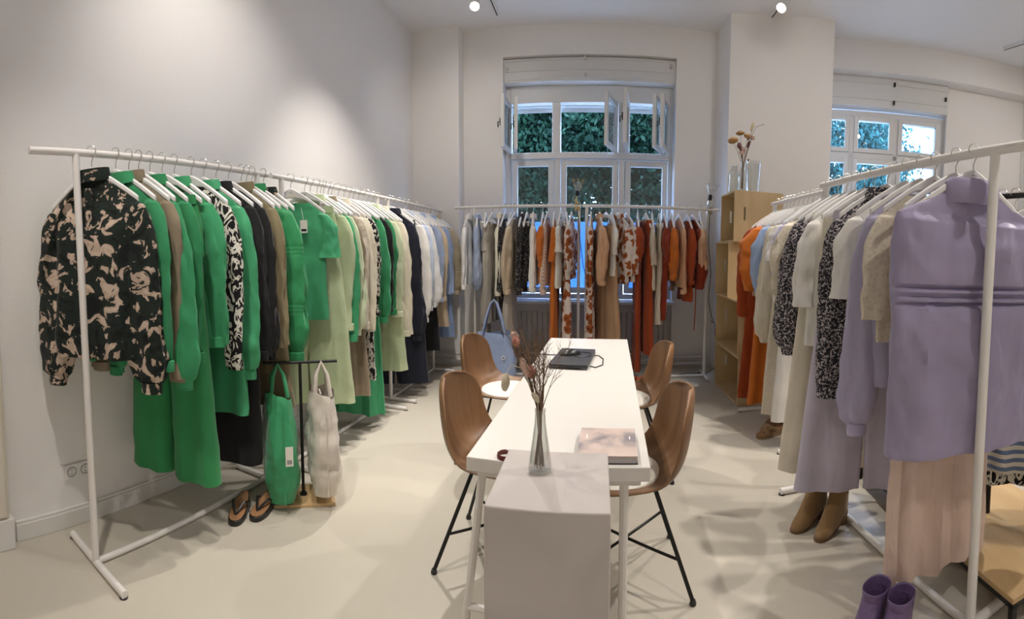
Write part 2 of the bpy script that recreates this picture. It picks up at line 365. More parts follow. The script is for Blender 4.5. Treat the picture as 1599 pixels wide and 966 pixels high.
# ================================================================= CEILING LIGHTS
lens_m = emit_mat('lamp_lens', (1, .95, .88), 18)
lampw = mat('lamp_white', (.8, .79, .77), .4)
def track(loc, y0, y1, label):
    e = empty('light_track', loc, 0, label, 'light track')
    bx(-.018, .018, y0 - loc[1], y1 - loc[1], -.035, 0).build('rail', lampw, e, False, .003)
    bx(-.006, .006, y0 - loc[1] + .02, y1 - loc[1] - .005, -.037, -.034).build('groove', black, e, False)
track((-1.10, 3.0, CEIL), -1.0, 5.06, 'white ceiling track above the left racks')
track((1.81, 3.0, CEIL), -1.0, 4.77, 'white ceiling track above the right racks')
track((4.2, 2.0, CEIL), .5, 3.63, 'white ceiling track at the far right edge')
def spot(pos, target, power, cone, label, blend=.5, col=(1, .93, .85), rad=.035, ok=True):
    e = empty('track_spotlight', pos, 0, label, 'spotlight', 'track spotlights')
    d = (Vector(target) - Vector(pos)).normalized(); rot = d.to_track_quat('-Z', 'Y')
    MB().tube([(0, 0, .03), (0, 0, CEIL - pos[2] - .035)], .009, 8).build('stem', lampw, e)
    bx(-.025, .025, -.06, .06, CEIL - pos[2] - .065, CEIL - pos[2] - .035).build('adapter', lampw, e, False, .004)
    h = MB().lathe([(0, .09), (.045, .09), (.05, .08), (.05, -.045), (.046, -.05), (.043, -.045), (.043, -.02)], 24).build('lamp_head', lampw, e); h.rotation_mode = 'QUATERNION'; h.rotation_quaternion = rot
    MB().lathe([(0, -.022), (.042, -.022), (.042, -.018), (0, -.018)], 24).build('lens', lens_m, h)
    l = bpy.data.lights.new('spot_bulb', 'SPOT'); l.energy = power; l.color = col; l.spot_size = R(cone); l.spot_blend = blend; l.shadow_soft_size = rad
    lo = bpy.data.objects.new('spot_bulb', l); COL.objects.link(lo); lo.parent = e; lo.rotation_mode = 'QUATERNION'; lo.rotation_quaternion = rot; lo.location = d * .06
P = 165
spot((-1.05, .25, 3.78), (-1.5, 1.3, .5), P * .65, 60, 'track spotlight over the left rack, nearest the viewer', .9)
spot((-1.10, 1.55, 3.78), (-2.17, 2.05, 1.9), P * .32, 84, 'track spotlight aimed at the left wall', 1.0)
spot((-1.10, 2.9, 3.78), (-1.7, 3.5, .8), P * .85, 74, 'track spotlight over the second left rack', .9)
spot((-1.10, 1.25, 3.78), (-.5, 2.1, .0), P * .5, 62, 'track spotlight on the left track aimed at the table', .7)
spot((-1.19, 4.45, 3.75), (-.9, 2.5, .1), P * 1.08, 62, 'glowing track spotlight left of the window', .7)
spot((1.81, -.6, 3.78), (1.35, 1.4, .7), P * .38, 62, 'track spotlight on the right track behind the viewer', .8)
spot((1.81, 1.6, 3.78), (.9, 1.9, .2), P * .6, 62, 'track spotlight over the right rack', .6)
spot((1.81, 2.7, 3.78), (1.1, 2.9, .3), P * .75, 66, 'track spotlight over the far right rack', .6)
spot((1.70, 4.20, 3.75), (.15, 2.8, .6), P * .55, 56, 'glowing track spotlight in front of the broad pier', .7)
spot((4.2, 1.2, 3.78), (2.6, 1.6, .3), P * 1.0, 80, 'added bounce spotlight on the far right track, out of view', .8)  # added out of view, its bounce lifts the ambient light
spot((-1.10, -.7, 3.78), (-.6, -2.0, .3), P * .8, 90, 'added fill spotlight on the left track, unseen behind the viewer', .8)  # unseen lamp put in for fill, bounces off the rear floor
spot((4.2, .7, 3.78), (4.0, -.8, .3), P * .8, 90, 'added fill spotlight on the far right track, aimed rearwards out of view', .8)  # fill lamp added out of view to raise the ambient level
spot((1.81, -.9, 3.78), (1.6, -2.2, .3), P * .8, 90, 'added rearmost fill spotlight on the right track, unseen behind the viewer', .8)  # another added fill lamp, unseen, for bounce onto the ceiling
spot((1.81, 2.0, 3.78), (2.0, 4.75, 2.3), P * .2, 80, 'added unseen spotlight brightening the broad pier', 1.0)  # added above the view to brighten the pier and, by bounce, the ceiling
spot((-1.10, 3.5, 3.78), (-1.4, 5.3, 2.0), P * .16, 95, 'added unseen spotlight brightening the window wall', 1.0)  # unseen lamp added to lift the window wall and the ceiling near it
spot((4.2, 1.9, 3.78), (4.0, 4.2, 2.2), P * .25, 90, 'added unseen spotlight brightening the angled wall', 1.0)  # added lamp outside the view, makes the angled wall brighter
# ================================================================= CLOTHES RACKS
def bar(p, r=.0165): return MB().tube(p, r, 12)
def rack(loc, rz, length, h, x_post0, x_post1, label, m=rackw, foot=.25, r=.0165, name='clothes_rack', feet=(1, 1)):
    # local y runs along the rail from 0 to length
    e = empty(name, loc, rz, label, 'clothes rack', 'clothes racks')
    bar([(0, 0, h), (0, length, h)], r).build('rail', m, e)
    for yy, ft in ((x_post0, feet[0]), (x_post1, feet[1])):
        bar([(0, yy, r), (0, yy, h - r * .5)], r).build('post', m, e)
        fo = bar([(-foot, yy, r), (foot, yy, r)], r).build('foot', m, e)
        for s in (-1, 1): MB().lathe([(0, .0), (r * 1.08, .0), (r * 1.08, .004), (0, .004)], 12, (s * (foot - .01), yy, 0)).build('foot_cap', blackp, fo)
    bar([(0, x_post0, r), (0, x_post1, r)], r * .85).build('floor_bar', m, e)
    return e
XL, ZL = -1.82, 1.84
rack((XL, .671, 0), 0, 1.455, ZL, .214, 1.36, 'white metal clothes rack nearest on the left, with leaf print jacket')
rack((XL, 2.155, 0), 0, 1.53, ZL, .10, 1.40, 'white metal clothes rack in the middle of the left row')
rack((XL, 3.70, 0), 0, 1.52, ZL, .06, 1.19, 'white metal clothes rack at the far end of the left row')
YB, ZB = 4.90, 1.84
rack((-.167, YB, 0), R(90), 1.388, ZB, .024, 1.158, 'white metal clothes rack before the left half of the window', foot=.2)
rack((1.318, YB, 0), R(90), 1.475, ZB, .124, 1.427, 'white metal clothes rack before the right half of the window', foot=.2)
XB, ZBB = 1.50, 1.81
rack((XB, 2.80, 0), 0, .985, ZBB, .05, .93, 'white metal clothes rack beside the plywood crates', foot=.27)
XA, ZA = 1.257, 1.775
rack((XA, .935, 0), 0, 1.46, ZA, .165, 1.41, 'white metal clothes rack nearest on the right, with lilac vest', foot=.22, r=.019)
rack((1.74, .55, 0), 0, .98, 1.70, .1, .9, 'black metal clothes rack behind the lilac vest', m=black, foot=.2, r=.014)

# ================================================================= HANGERS
def hanger_proto():
    e = empty('clothes_hanger', (0, 0, 0))
    pts = [(0, 0, -.085), (0, 0, -.05), (.006, 0, -.035), (.014, 0, -.024)] + [(.023 * cos(a), 0, .023 * sin(a)) for a in [R(x) for x in range(-35, 215, 22)]]
    MB().tube(pts, .0022, 6).build('hook', chrome, e)
    up = []; lo = []
    for i in range(15):
        t = i / 14; x = .218 * t
        z = -.072 - .148 * t ** 1.2 - .012 * max(0, 1 - t * 6)* 0
        z = min(z, -.072 - .03 * (t * 6) ** 2 if t < .1 else z)
        th = lerp(.062, .026, min(1, t * 2.5))
        up.append((x, z)); lo.append((x, z - th))
    outline = [(-x, z) for x, z in reversed(up)] + up[1:] + list(reversed(lo)) + [(-x, z) for x, z in lo[1:]]
    bo = MB().prism(outline, -.009, .009).build('hanger_body', hangw, e, True, .005)
    for z, w_ in ((-.098, .022), (-.106, .016)): bx(-w_ / 2, w_ / 2, -.0096, -.0088, z, z + .003).build('print', mat('print_grey', (.2, .2, .2), .6), bo, False)
    return e
HPROTO = hanger_proto()
FIRST = [True]
def add_hanger(loc, rz, label, group, mtl=None):
    if FIRST[0]: h = HPROTO; FIRST[0] = False
    else: h = copy_tree(HPROTO)
    h.location = loc; h.rotation_euler = (0, 0, rz); tag(h, label, 'hanger', group)
    return h

# ================================================================= GARMENTS
def catmull(rows, N):
    out = []; zs = [r[0] for r in rows]; L = zs[0] - zs[-1]
    for i in range(N):
        z = zs[0] - L * (i / (N - 1)) ** 1.25
        for a, b in zip(rows, rows[1:]):
            if z >= b[0] - 1e-9:
                k = (a[0] - z) / max(a[0] - b[0], 1e-9); out.append((z, lerp(a[1], b[1], k), lerp(a[2], b[2], k))); break
    return out
def body_mb(rows, rnd, ncol=56, N=44, amp=.008, nf=3, quilts=(), puff=0, wave=.0, shear=0, crumple=.009):
    rows = catmull(rows, N) if not quilts else catmull(rows, 130)
    sd = rnd.uniform(0, 90); p1, p2, p3 = [rnd.uniform(0, 6.28) for _ in range(3)]; z0, z1 = rows[0][0], rows[-1][0]; rings = []
    for z, hw, hd in rows:
        t = (z0 - z) / (z0 - z1); q = 1
        if quilts:
            for zq in quilts: q -= .45 * math.exp(-((z - zq) / .007) ** 2)
            near = min(abs(z - zq) for zq in quilts); q += puff * min(1, near / .06)
        ring = []
        for k in range(ncol):
            a = 2 * pi * k / ncol; c, s = cos(a), sin(a)
            x = math.copysign(abs(c) ** .75, c); y = math.copysign(abs(s) ** .75, s)
            fo = amp * (t ** .8) * (sin(nf * pi * x + p1 + .8 * t) + .6 * sin((nf * 2.3) * x + p2 - 1.1 * t))
            xx = x * hw; k_ = min(1, t * 5)
            fo += k_ * crumple * (1.1 * noise.noise(Vector((xx * 9 + sd, y * .5, z * 3.6))) + .8 * noise.noise(Vector((xx * 20, y * .9 + sd, z * 11 + xx * 8))))
            ring.append((xx * (1 + .02 * sin(5 * t + p3)) + shear * t + k_ * .006 * noise.noise(Vector((sd, x, z * 9))), y * hd * q + fo + .006 * t * sin(3 * t + p2), z + wave * t ** 3 * sin(3.1 * x + p1)))
        rings.append(ring)
    return MB().rings(rings)
SLV = {
    'straight': [(0, .012), (.025, .042), (.1, .058), (.5, .055), (.95, .046), (1, .045)],
    'balloon': [(0, .012), (.025, .04), (.1, .054), (.5, .066), (.84, .082), (.94, .068), (.968, .042), (1, .04)],
    'puffed': [(0, .015), (.03, .048), (.14, .068), (.5, .084), (.8, .092), (.90, .078), (.945, .05), (1, .048)],
    'short': [(0, .015), (.06, .042), (.3, .058), (1, .066)],
    'batwing': [(0, .02), (.04, .055), (.3, .085), (.7, .088), (.9, .06), (1, .05)],
    'shortpuff': [(0, .02), (.06, .055), (.4, .088), (.85, .08), (.95, .058), (1, .056)],
}
def sleeve_mb(side, sw, zs, ln, style, rnd, out=.05, fwd=0, quilts=(), wide=1.0, ncol=24, N=34):
    sd = rnd.uniform(0, 90); prof = SLV[style]; rings = []; p1, p2 = rnd.uniform(0, 6), rnd.uniform(0, 6)
    ts = sorted(set([i / N for i in range(N + 1)] + [.015, .03, .06] + ([q for q in quilts] + [q - .012 for q in quilts] + [q + .012 for q in quilts])))
    for t in ts:
        r = interp(prof, t) * wide
        for q in quilts: r *= 1 - .07 * math.exp(-((t - q) / .008) ** 2)
        cx = side * (sw - .025 + out * min(1, t * 3.0) ** .7 + .012 * sin(3 * t + p1) * t); cy = fwd * t + .012 * sin(4 * t + p2) * t
        z = zs - ln * t
        ring = []
        for k in range(ncol):
            a = 2 * pi * k / ncol
            f = 1 + .13 * min(1, t * 4) * sin(3 * a + p1 + 2.6 * t) + .07 * sin(6 * a + p2 + 3 * t) * min(1, t * 3) + .03 * sin(22 * t + 2 * a + p2)
            f += min(1, t * 6) * (.22 * noise.noise(Vector((cos(a) * 1.1 + sd, sin(a) * 1.1, z * 5))) + .16 * noise.noise(Vector((cos(a) * 2.2, sin(a) * 2.2 + sd, z * 14 + cos(a) * 1.5))))
            ring.append((cx + r * f * cos(a), cy + r * .52 * f * sin(a), z))
        rings.append(ring)
    return MB().rings(rings, cap0=True)
def cuff_mb(side, sw, zs, ln, out, fwd, r, h):
    cx = side * (sw - .025 + out); pr = []
    return MB().lathe([(r * .92, -h), (r, -h), (r * 1.04, -h * .5), (r, 0), (r * .8, .004)], 18, (cx, fwd, zs - ln), 1, .62)
def neck_mb(kind, hw=.085, hd=.045, dz=0):
    if kind == 'crew': return MB().lathe([(1, -.012), (1.06, -.004), (1.02, .008), (.95, .004)], 24, (0, 0, -.118), hw, hd)
    if kind == 'stand': return MB().lathe([(1.04, -.02), (1.06, 0), (1.0, .035), (.94, .035), (.96, -.01)], 24, (0, 0, -.118), hw, hd)
    if kind == 'puff': return MB().lathe([(1.05, -.03), (1.25, -.005), (1.2, .045), (1.0, .062), (.84, .045), (.9, -.02)], 28, (0, 0, -.175), hw * 1.1, hd * 1.1)
    # folded shirt collar: stand plus fall, points at the front
    v = []; n = 24; rings = []
    for r, z in ((.97, -.01), (1.0, .02), (1.1, .022), (1.3, -.03)):
        ring = []
        for k in range(n):
            a = 2 * pi * k / n
            pt = max(0, -sin(a)) ** 6 * .02 if r > 1.2 else 0
            ring.append((hw * r * cos(a), hd * r * sin(a), -.118 + z - pt))
        rings.append(ring)
    return MB().rings(rings)
def g_top(e, m, rnd, L=.85, sl=.95, style='straight', sw=.205, hem=.24, depth=.034, neck='crew', m2=None, cuff=True, amp=.011, nw=None, wide=1.0, out=.05, quilts=(), squilts=(), puff=0, placket=False, sides=(1, -1), fwd=0, hd_top=.03, flare=None, crumple=.009):
    if nw is None: nw = .08 if neck in ('shirt', 'stand', 'puff') else rnd.choice((.085, .10, .125))
    hz = lambda x: -.088 - .148 * (min(x, .218) / .218) ** 1.2
    if sw > .25: hz = lambda x: -.125 - .125 * (x / sw) ** 1.25
    td = .017
    rows = [(hz(nw) - .004, nw, td), (hz(nw) - .012, nw + .01, td)]
    for x in (.12, .15, .18):
        if x > nw + .02: rows.append((hz(x) - .008, x, td * 1.05))
    rows += [(hz(sw - .008) - .008, sw - .006, td * 1.2), (hz(sw) - .03, sw, depth * .7), (hz(sw) - .12, sw + .006, depth)]
    zt = hz(sw) + .075
    if flare: rows += [(-flare[0], flare[1], depth)]
    rows += [(-L + .01, hem, depth * 1.1), (-L, hem - .004, depth * 1.05)]
    b = body_mb(rows, rnd, amp=amp, quilts=quilts, puff=puff, nf=rnd.choice((2, 2.6, 3.2)), crumple=crumple)
    b.build('body', m, e)
    zs = hz(sw) - .004
    if style:
        for s in sides:
            s_ = sleeve_mb(s, sw, zs, sl + zs, style, rnd, out, fwd, squilts, wide).build('sleeve', m, e)
            if cuff and style in ('straight', 'balloon', 'puffed', 'batwing'):
                cuff_mb(s, sw, zs, sl + zs - .03, out, fwd, interp(SLV[style], 1) * wide * 1.02, .045).build('cuff', m2 or m, s_)
    if neck and neck != 'crew': neck_mb(neck, .085, .032 if neck != 'puff' else .045).build('collar', m2 or m, e)
    if placket: MB().box(-.014, .014, -depth * 1.05 - .004, -depth * .5, -L + .02, -.17).build('placket', m, e, True, .003)
def g_trousers(e, m, rnd, L=1.45, top=.17, hw=.17, leg=.11, hemw=.13, depth=.03):
    zw = -top
    MB().rings([[(x * hw * k, y * (depth + .002), z) for x, y in [(math.copysign(abs(cos(a)) ** .6, cos(a)), math.copysign(abs(sin(a)) ** .6, sin(a))) for a in [2 * pi * i / 32 for i in range(32)]]] for z, k in ((zw, 1), (zw - .02, 1.02), (zw - .045, 1.02), (zw - .045, .9))]).build('waistband', m, e)
    body_mb([(zw - .03, hw, depth), (zw - .16, hw + .025, depth * 1.15), (zw - .29, hw + .03, depth * 1.2)], rnd, amp=.004, N=10).build('hips', m, e)
    for s in (-1, 1):
        rows = [(zw - .2, hw * .5 + .015, depth * 1.1), (zw - .5, leg, depth * 1.2), (-L + .01, hemw, depth * 1.45), (-L, hemw, depth * 1.45)]
        o = body_mb(rows, rnd, 28, 18, amp=.009, nf=2, shear=s * (hemw + .012 - hw * .5)).build('leg', m, e); o.location = (s * hw * .5, 0, 0)
    for s in (-.11, .11): MB().box(s - .012, s + .012, -depth - .008, depth + .008, zw - .03, zw + .018).build('clip', chrome, e, False, .003)
def g_skirt(e, m, rnd, L=1.45, top=.16, hw=.15, hemw=.25, depth=.04, amp=.016, nf=4):
    zw = -top
    body_mb([(zw, hw, depth * .8), (zw - .045, hw + .004, depth * .8)], rnd, amp=.0, N=5).build('waistband', m, e)
    body_mb([(zw - .04, hw, depth * .8), (zw - .25, lerp(hw, hemw, .4), depth), (-L + .01, hemw, depth * 1.3), (-L, hemw, depth * 1.3)], rnd, 64, 26, amp=amp, nf=nf, wave=.01).build('skirt_panel', m, e)
    for s in (-.1, .1): MB().box(s - .012, s + .012, -depth, depth, zw - .03, zw + .018).build('clip', chrome, e, False, .003)

G = dict(
    green=fabric('green_cotton', (.045, .30, .13)), green2=fabric('green_dark_cotton', (.03, .23, .09)), denim=fabric('green_denim', (.035, .25, .085), wr=.2),
    greens=fabric('green_satin', (.055, .34, .155), .5), quilt=fabric('green_nylon', (.035, .28, .105), .5, wr=.6, wscale=12),
    taupe=fabric('taupe_twill', (.27, .215, .15)), olive=fabric('olive_linen', (.24, .20, .115)), black=fabric('black_cotton', (.010, .010, .012)), navy=fabric('navy_cotton', (.012, .014, .028)),
    mint=fabric('pale_mint_cotton', (.60, .66, .46)), sage=fabric('pale_sage_cotton', (.50, .58, .36)), cream=fabric('cream_cotton', (.74, .69, .56)), ivory=fabric('ivory_linen', (.70, .64, .53)),
    white=fabric('white_cotton', (.80, .78, .75)), beige=fabric('beige_cotton', (.58, .47, .34)), sand=fabric('sand_nylon', (.56, .47, .33), .6, wr=.6, wscale=12),
    blue=fabric('light_blue_cotton', (.33, .43, .66)), bluegrey=fabric('blue_grey_denim', (.34, .41, .58)), jeans=fabric('jeans_blue', (.25, .34, .55)),
    greige=fabric('greige_twill', (.47, .42, .36)), stone=fabric('stone_grey_twill', (.36, .33, .29)),
    orange=fabric('orange_linen', (.56, .15, .02)), rust=fabric('rust_linen', (.34, .055, .012)), drust=fabric('dark_rust_linen', (.24, .03, .01)), peach=fabric('peach_cotton', (.66, .40, .25)), tan=fabric('tan_satin', (.52, .32, .19), .6),
    lav=fabric('lavender_cotton', (.45, .42, .62)), lavs=fabric('lavender_satin', (.46, .43, .62), .4), lavt=fabric('lavender_twill', (.53, .49, .60)), puffer=fabric('lilac_nylon', (.36, .32, .48), .42, wr=.7, wscale=9),
    pink=fabric('pale_pink_plisse', (.70, .53, .45), .6, wr=.6, wscale=16), crochet=print_mat('beige_crochet', 'lace'),
    leaf=print_mat('leaf_print', 'leaf'), bw=print_mat('black_white_print', 'bw'), floral=print_mat('rust_floral_print', 'floral'), speckd=print_mat('black_speckle_print', 'speckle_dark'),
    speck=print_mat('grey_speckle_print', 'speckle'), stripeh=print_mat('blue_stripe_knit', 'stripe_h'), stripev=print_mat('blue_stripe_shirt', 'stripe_v'), rib=print_mat('white_rib_knit', 'rib'), lace=print_mat('cream_lace', 'lace'), pinks=print_mat('pink_wavy_print', 'pinkstripe'))
seedc = [100]
def garment(kind, mname, label, pos, rz, group, **kw):
    seedc[0] += 1; rnd = random.Random(seedc[0])
    nm = {'t': 'blouse'}.get(kind, kind)
    e = empty(nm, pos, rz, label, kw.pop('cat', nm.replace('_', ' ')), group)
    m = G[mname]
    if kind in ('trousers', 'jeans'): g_trousers(e, m, rnd, **kw)
    elif kind == 'skirt': g_skirt(e, m, rnd, **kw)
    else: g_top(e, m, rnd, **kw)
    add_hanger(pos, rz, 'white hanger holding the ' + label, 'hangers: ' + group)
    return e
D = dict
def row(axis, fixed, z, group, where, base, items):
    rj = random.Random(len(items))
    for pos, kind, mname, label, rot, kw in items:
        p = (fixed, pos, z + .012) if axis == 'y' else (pos, fixed, z + .012)
        garment(kind, mname, label + ' ' + where if where else label, p, base + R(rot + rj.uniform(-4, 4)), group, **kw)
sh, bl, dr_, ja, tr, sk, ts, ve, ju = 'shirt', 'blouse', 'dress', 'jacket', 'trousers', 'skirt', 't_shirt', 'vest', 'jumper'
row('y', XL, ZL, 'garments on the near left rack', '', 0, [
    (.962, ja, 'leaf', 'black leaf print beige jacket on near left rack', 30, D(L=.92, sl=1.05, style='balloon', sw=.215, hem=.24, depth=.048, neck='stand', wide=1.12, out=.05, amp=.016, placket=True)),
    (1.085, sh, 'green', 'green collared shirt just behind the leaf print jacket', 22, D(L=.93, sl=.96, neck='shirt', out=.05)),
    (1.155, ja, 'taupe', 'taupe jacket between green shirts on near left rack', 18, D(L=.9, sl=1.02, neck='stand', wide=1.05)),
    (1.21, bl, 'green', 'green blouse with gathered cuffs right behind taupe jacket', 14, D(L=.95, sl=1.06, style='balloon', neck='crew')),
    (1.273, sh, 'green2', 'darker green shirt behind the gathered green blouse', 10, D(L=.9, sl=.95, neck='shirt')),
    (1.346, tr, 'denim', 'long wide green trousers on near left rack', 22, D(L=1.56, top=.2, hw=.19, leg=.105, hemw=.125, depth=.035)),
    (1.421, sh, 'green', 'green shirt behind the long green trousers', 8, D(L=.92, sl=.9, neck='shirt')),
    (1.53, bl, 'bw', 'black and cream print blouse on near left rack', 10, D(L=.9, sl=1.03, style='straight', neck='crew', wide=.95)),
    (1.614, dr_, 'greens', 'green dress with ballooned sleeves on near left rack', 12, D(L=1.30, sl=1.1, style='balloon', hem=.23, neck='shirt', wide=1.0)),
    (1.702, dr_, 'black', 'long black dress on near left rack', 12, D(L=1.60, sl=1.02, style='straight', hem=.22, neck='shirt')),
    (1.795, bl, 'black', 'short black blouse behind the long black dress', 10, D(L=.95, sl=1.03, style='balloon', neck='crew')),
    (1.897, bl, 'olive', 'olive blouse next to the green quilted jacket', 8, D(L=.9, sl=.98, neck='stand')),
    (1.94, tr, 'olive', 'olive trousers hanging behind the green quilted jacket', 8, D(L=1.34, top=.2)),
    (1.985, ja, 'quilt', 'green quilted jacket with big ballooned sleeves', 20, D(L=.86, sl=1.08, style='puffed', sw=.205, hem=.235, depth=.05, neck='stand', wide=1.02, out=.06, squilts=(.26, .285, .31, .64, .665, .69), puff=.1)),
    (2.085, bl, 'leaf', 'leaf print blouse squeezed behind green quilted jacket', 4, D(L=.6, style=None, sw=.15, hem=.15, neck='shirt')),
])
row('y', XL, ZL, 'garments on the middle left rack', '', 0, [
    (2.35, ts, 'greens', 'green T-shirt with white price tag', 40, D(L=.92, sl=.52, style='short', sw=.2, hem=.235, neck='crew', amp=.006)),
    (2.50, tr, 'sage', 'pale sage wide trousers below the green T-shirt', 26, D(L=1.50, top=.18, hw=.19, leg=.13, hemw=.15)),
    (2.565, ja, 'sage', 'pale sage jacket behind the green T-shirt', 18, D(L=.95, sl=1.0, neck='shirt', wide=1.05)),
    (2.645, sh, 'greens', 'slim green shirt between pale jackets on middle left rack', 12, D(L=.95, sl=1.08, neck='crew')),
    (2.69, ju, 'mint', 'pale mint cardigan on middle left rack', 14, D(L=.92, sl=1.05, style='balloon', neck='crew', cat='cardigan')),
    (2.725, ja, 'taupe', 'taupe jacket on middle left rack', 10, D(L=.95, sl=.98, neck='shirt')),
    (2.785, tr, 'taupe', 'long taupe trousers on middle left rack', 20, D(L=1.52, top=.2, hw=.18, leg=.12, hemw=.135)),
    (2.83, bl, 'lace', 'cream lace blouse on middle left rack', 12, D(L=.9, sl=1.02, neck='crew')),
    (2.92, sh, 'cream', 'cream shirt behind the lace blouse', 10, D(L=.9, sl=1.05, neck='shirt')),
    (3.00, dr_, 'bw', 'black and cream print dress on middle left rack', 8, D(L=1.45, sl=.95, neck='crew')),
    (3.08, sk, 'greens', 'long green skirt hanging lowest on middle left rack', 14, D(L=1.74, top=.2, hemw=.26)),
    (3.14, bl, 'green', 'green blouse next to a black blouse', 8, D(L=.95, sl=1.02, style='balloon', neck='crew')),
    (3.22, bl, 'black', 'black blouse between green blouses on middle left rack', 8, D(L=.95, sl=.95, neck='crew')),
    (3.30, bl, 'green2', 'dark green blouse behind the black blouse', 8, D(L=.95, sl=.98, neck='crew')),
    (3.38, ja, 'mint', 'pale mint jacket at far end of middle left rack', 24, D(L=.98, sl=1.02, neck='shirt', wide=1.08)),
    (3.47, tr, 'sage', 'pale sage trousers under the pale mint jacket', 16, D(L=1.5, top=.2)),
    (3.56, sh, 'cream', 'cream shirt last on middle left rack', 10, D(L=1.0, sl=1.2, neck='shirt')),
])
row('y', XL, ZL, 'garments on the far left rack', '', 0, [
    (3.80, sh, 'navy', 'navy long-sleeved shirt first on far left rack', 28, D(L=1.05, sl=1.3, style='balloon', neck='shirt')),
    (3.87, tr, 'navy', 'long navy trousers under the navy shirt', 26, D(L=1.72, top=.2, hw=.2, leg=.14, hemw=.15)),
    (4.00, ju, 'white', 'white jumper with ribbed cuffs next to navy shirt', 18, D(L=.95, sl=1.15, style='balloon', neck='crew')),
    (4.11, sh, 'stripev', 'blue striped shirt on far left rack', 14, D(L=.95, sl=1.05, neck='shirt')),
    (4.22, ju, 'rib', 'white ribbed jumper on far left rack', 18, D(L=.92, sl=1.03, style='balloon', neck='crew')),
    (4.33, tr, 'black', 'black trousers under the white jumpers', 18, D(L=1.5, top=.2)),
    (4.43, sh, 'bluegrey', 'blue-grey shirt behind the ribbed jumper', 12, D(L=.9, sl=1.0, neck='shirt')),
    (4.53, bl, 'beige', 'beige blouse on far left rack', 16, D(L=.9, sl=1.0, neck='crew')),
    (4.63, tr, 'beige', 'beige trousers under the beige blouse', 14, D(L=1.3, top=.2)),
    (4.73, sh, 'blue', 'light blue shirt beside the sand quilted jacket', 18, D(L=.9, sl=.95, neck='shirt')),
    (4.83, tr, 'jeans', 'blue jeans under the light blue shirt', 14, D(L=1.45, top=.2, cat='jeans')),
    (4.95, ja, 'sand', 'sand coloured quilted jacket last on far left rack', 32, D(L=.85, sl=.98, style='puffed', wide=1.05, out=.07, neck='stand', squilts=(.3, .34, .6, .64), quilts=(-.3, -.33, -.5, -.53), puff=.2)),
])
Bz = R(90)
row('x', YB, ZB, 'garments on the back left rack', '', Bz, [
    (-1.384, sh, 'white', 'white shirt first on the left back rack', 0, D(L=.85, sl=.88, neck='shirt')),
    (-1.289, ja, 'bluegrey', 'blue-grey jacket near the left back post', 8, D(L=.85, sl=.88, style='balloon', neck='shirt', wide=1.1)),
    (-1.20, tr, 'greige', 'greige trousers on the left back rack', 6, D(L=1.5, top=.2)),
    (-1.123, tr, 'stone', 'stone grey trousers on the left back rack', -6, D(L=1.25, top=.2)),
    (-1.044, sh, 'cream', 'pale cream shirt before the black speckled dress', 5, D(L=.88, sl=.94, neck='shirt', wide=1.1)),
    (-.985, dr_, 'speckd', 'long black speckled dress on the left back rack', -3, D(L=1.18, sl=.9, hem=.2, wide=1.1)),
    (-.92, tr, 'greige', 'pale greige trousers behind the beige blouse', 0, D(L=1.46, top=.2)),
    (-.875, bl, 'beige', 'beige wide-sleeved blouse on the left back rack', -6, D(L=.85, sl=.92, style='batwing', wide=1.15, out=.07)),
    (-.80, sh, 'speckd', 'black speckled shirt on the left back rack', 5, D(L=.88, sl=.93, neck='shirt')),
    (-.745, sk, 'speckd', 'short black speckled skirt on the left back rack', 0, D(L=.8, top=.2, hemw=.2)),
    (-.68, sh, 'white', 'white shirt with turned cuffs beside orange blouses', 5, D(L=.85, sl=.9, neck='shirt', wide=1.15)),
    (-.575, bl, 'orange', 'orange short-sleeved blouse beside the white shirt', 4, D(L=.82, sl=.64, style='batwing', wide=1.0)),
    (-.525, bl, 'pinks', 'pinkish patterned blouse on the left back rack', -4, D(L=.85, sl=.92)),
    (-.455, dr_, 'orange', 'long orange dress on the left back rack', 4, D(L=1.48, sl=.6, style='short', hem=.26)),
    (-.385, ts, 'white', 'white T-shirt before the floral blouse', -6, D(L=.87, sl=.5, style='short')),
    (-.325, tr, 'floral', 'long rust floral trousers on the left back rack', 4, D(L=1.52, top=.2, hw=.15, leg=.1, hemw=.12)),
    (-.27, bl, 'floral', 'rust floral blouse left of the middle posts', -4, D(L=.78, sl=.68, style='batwing', wide=1.1)),
])
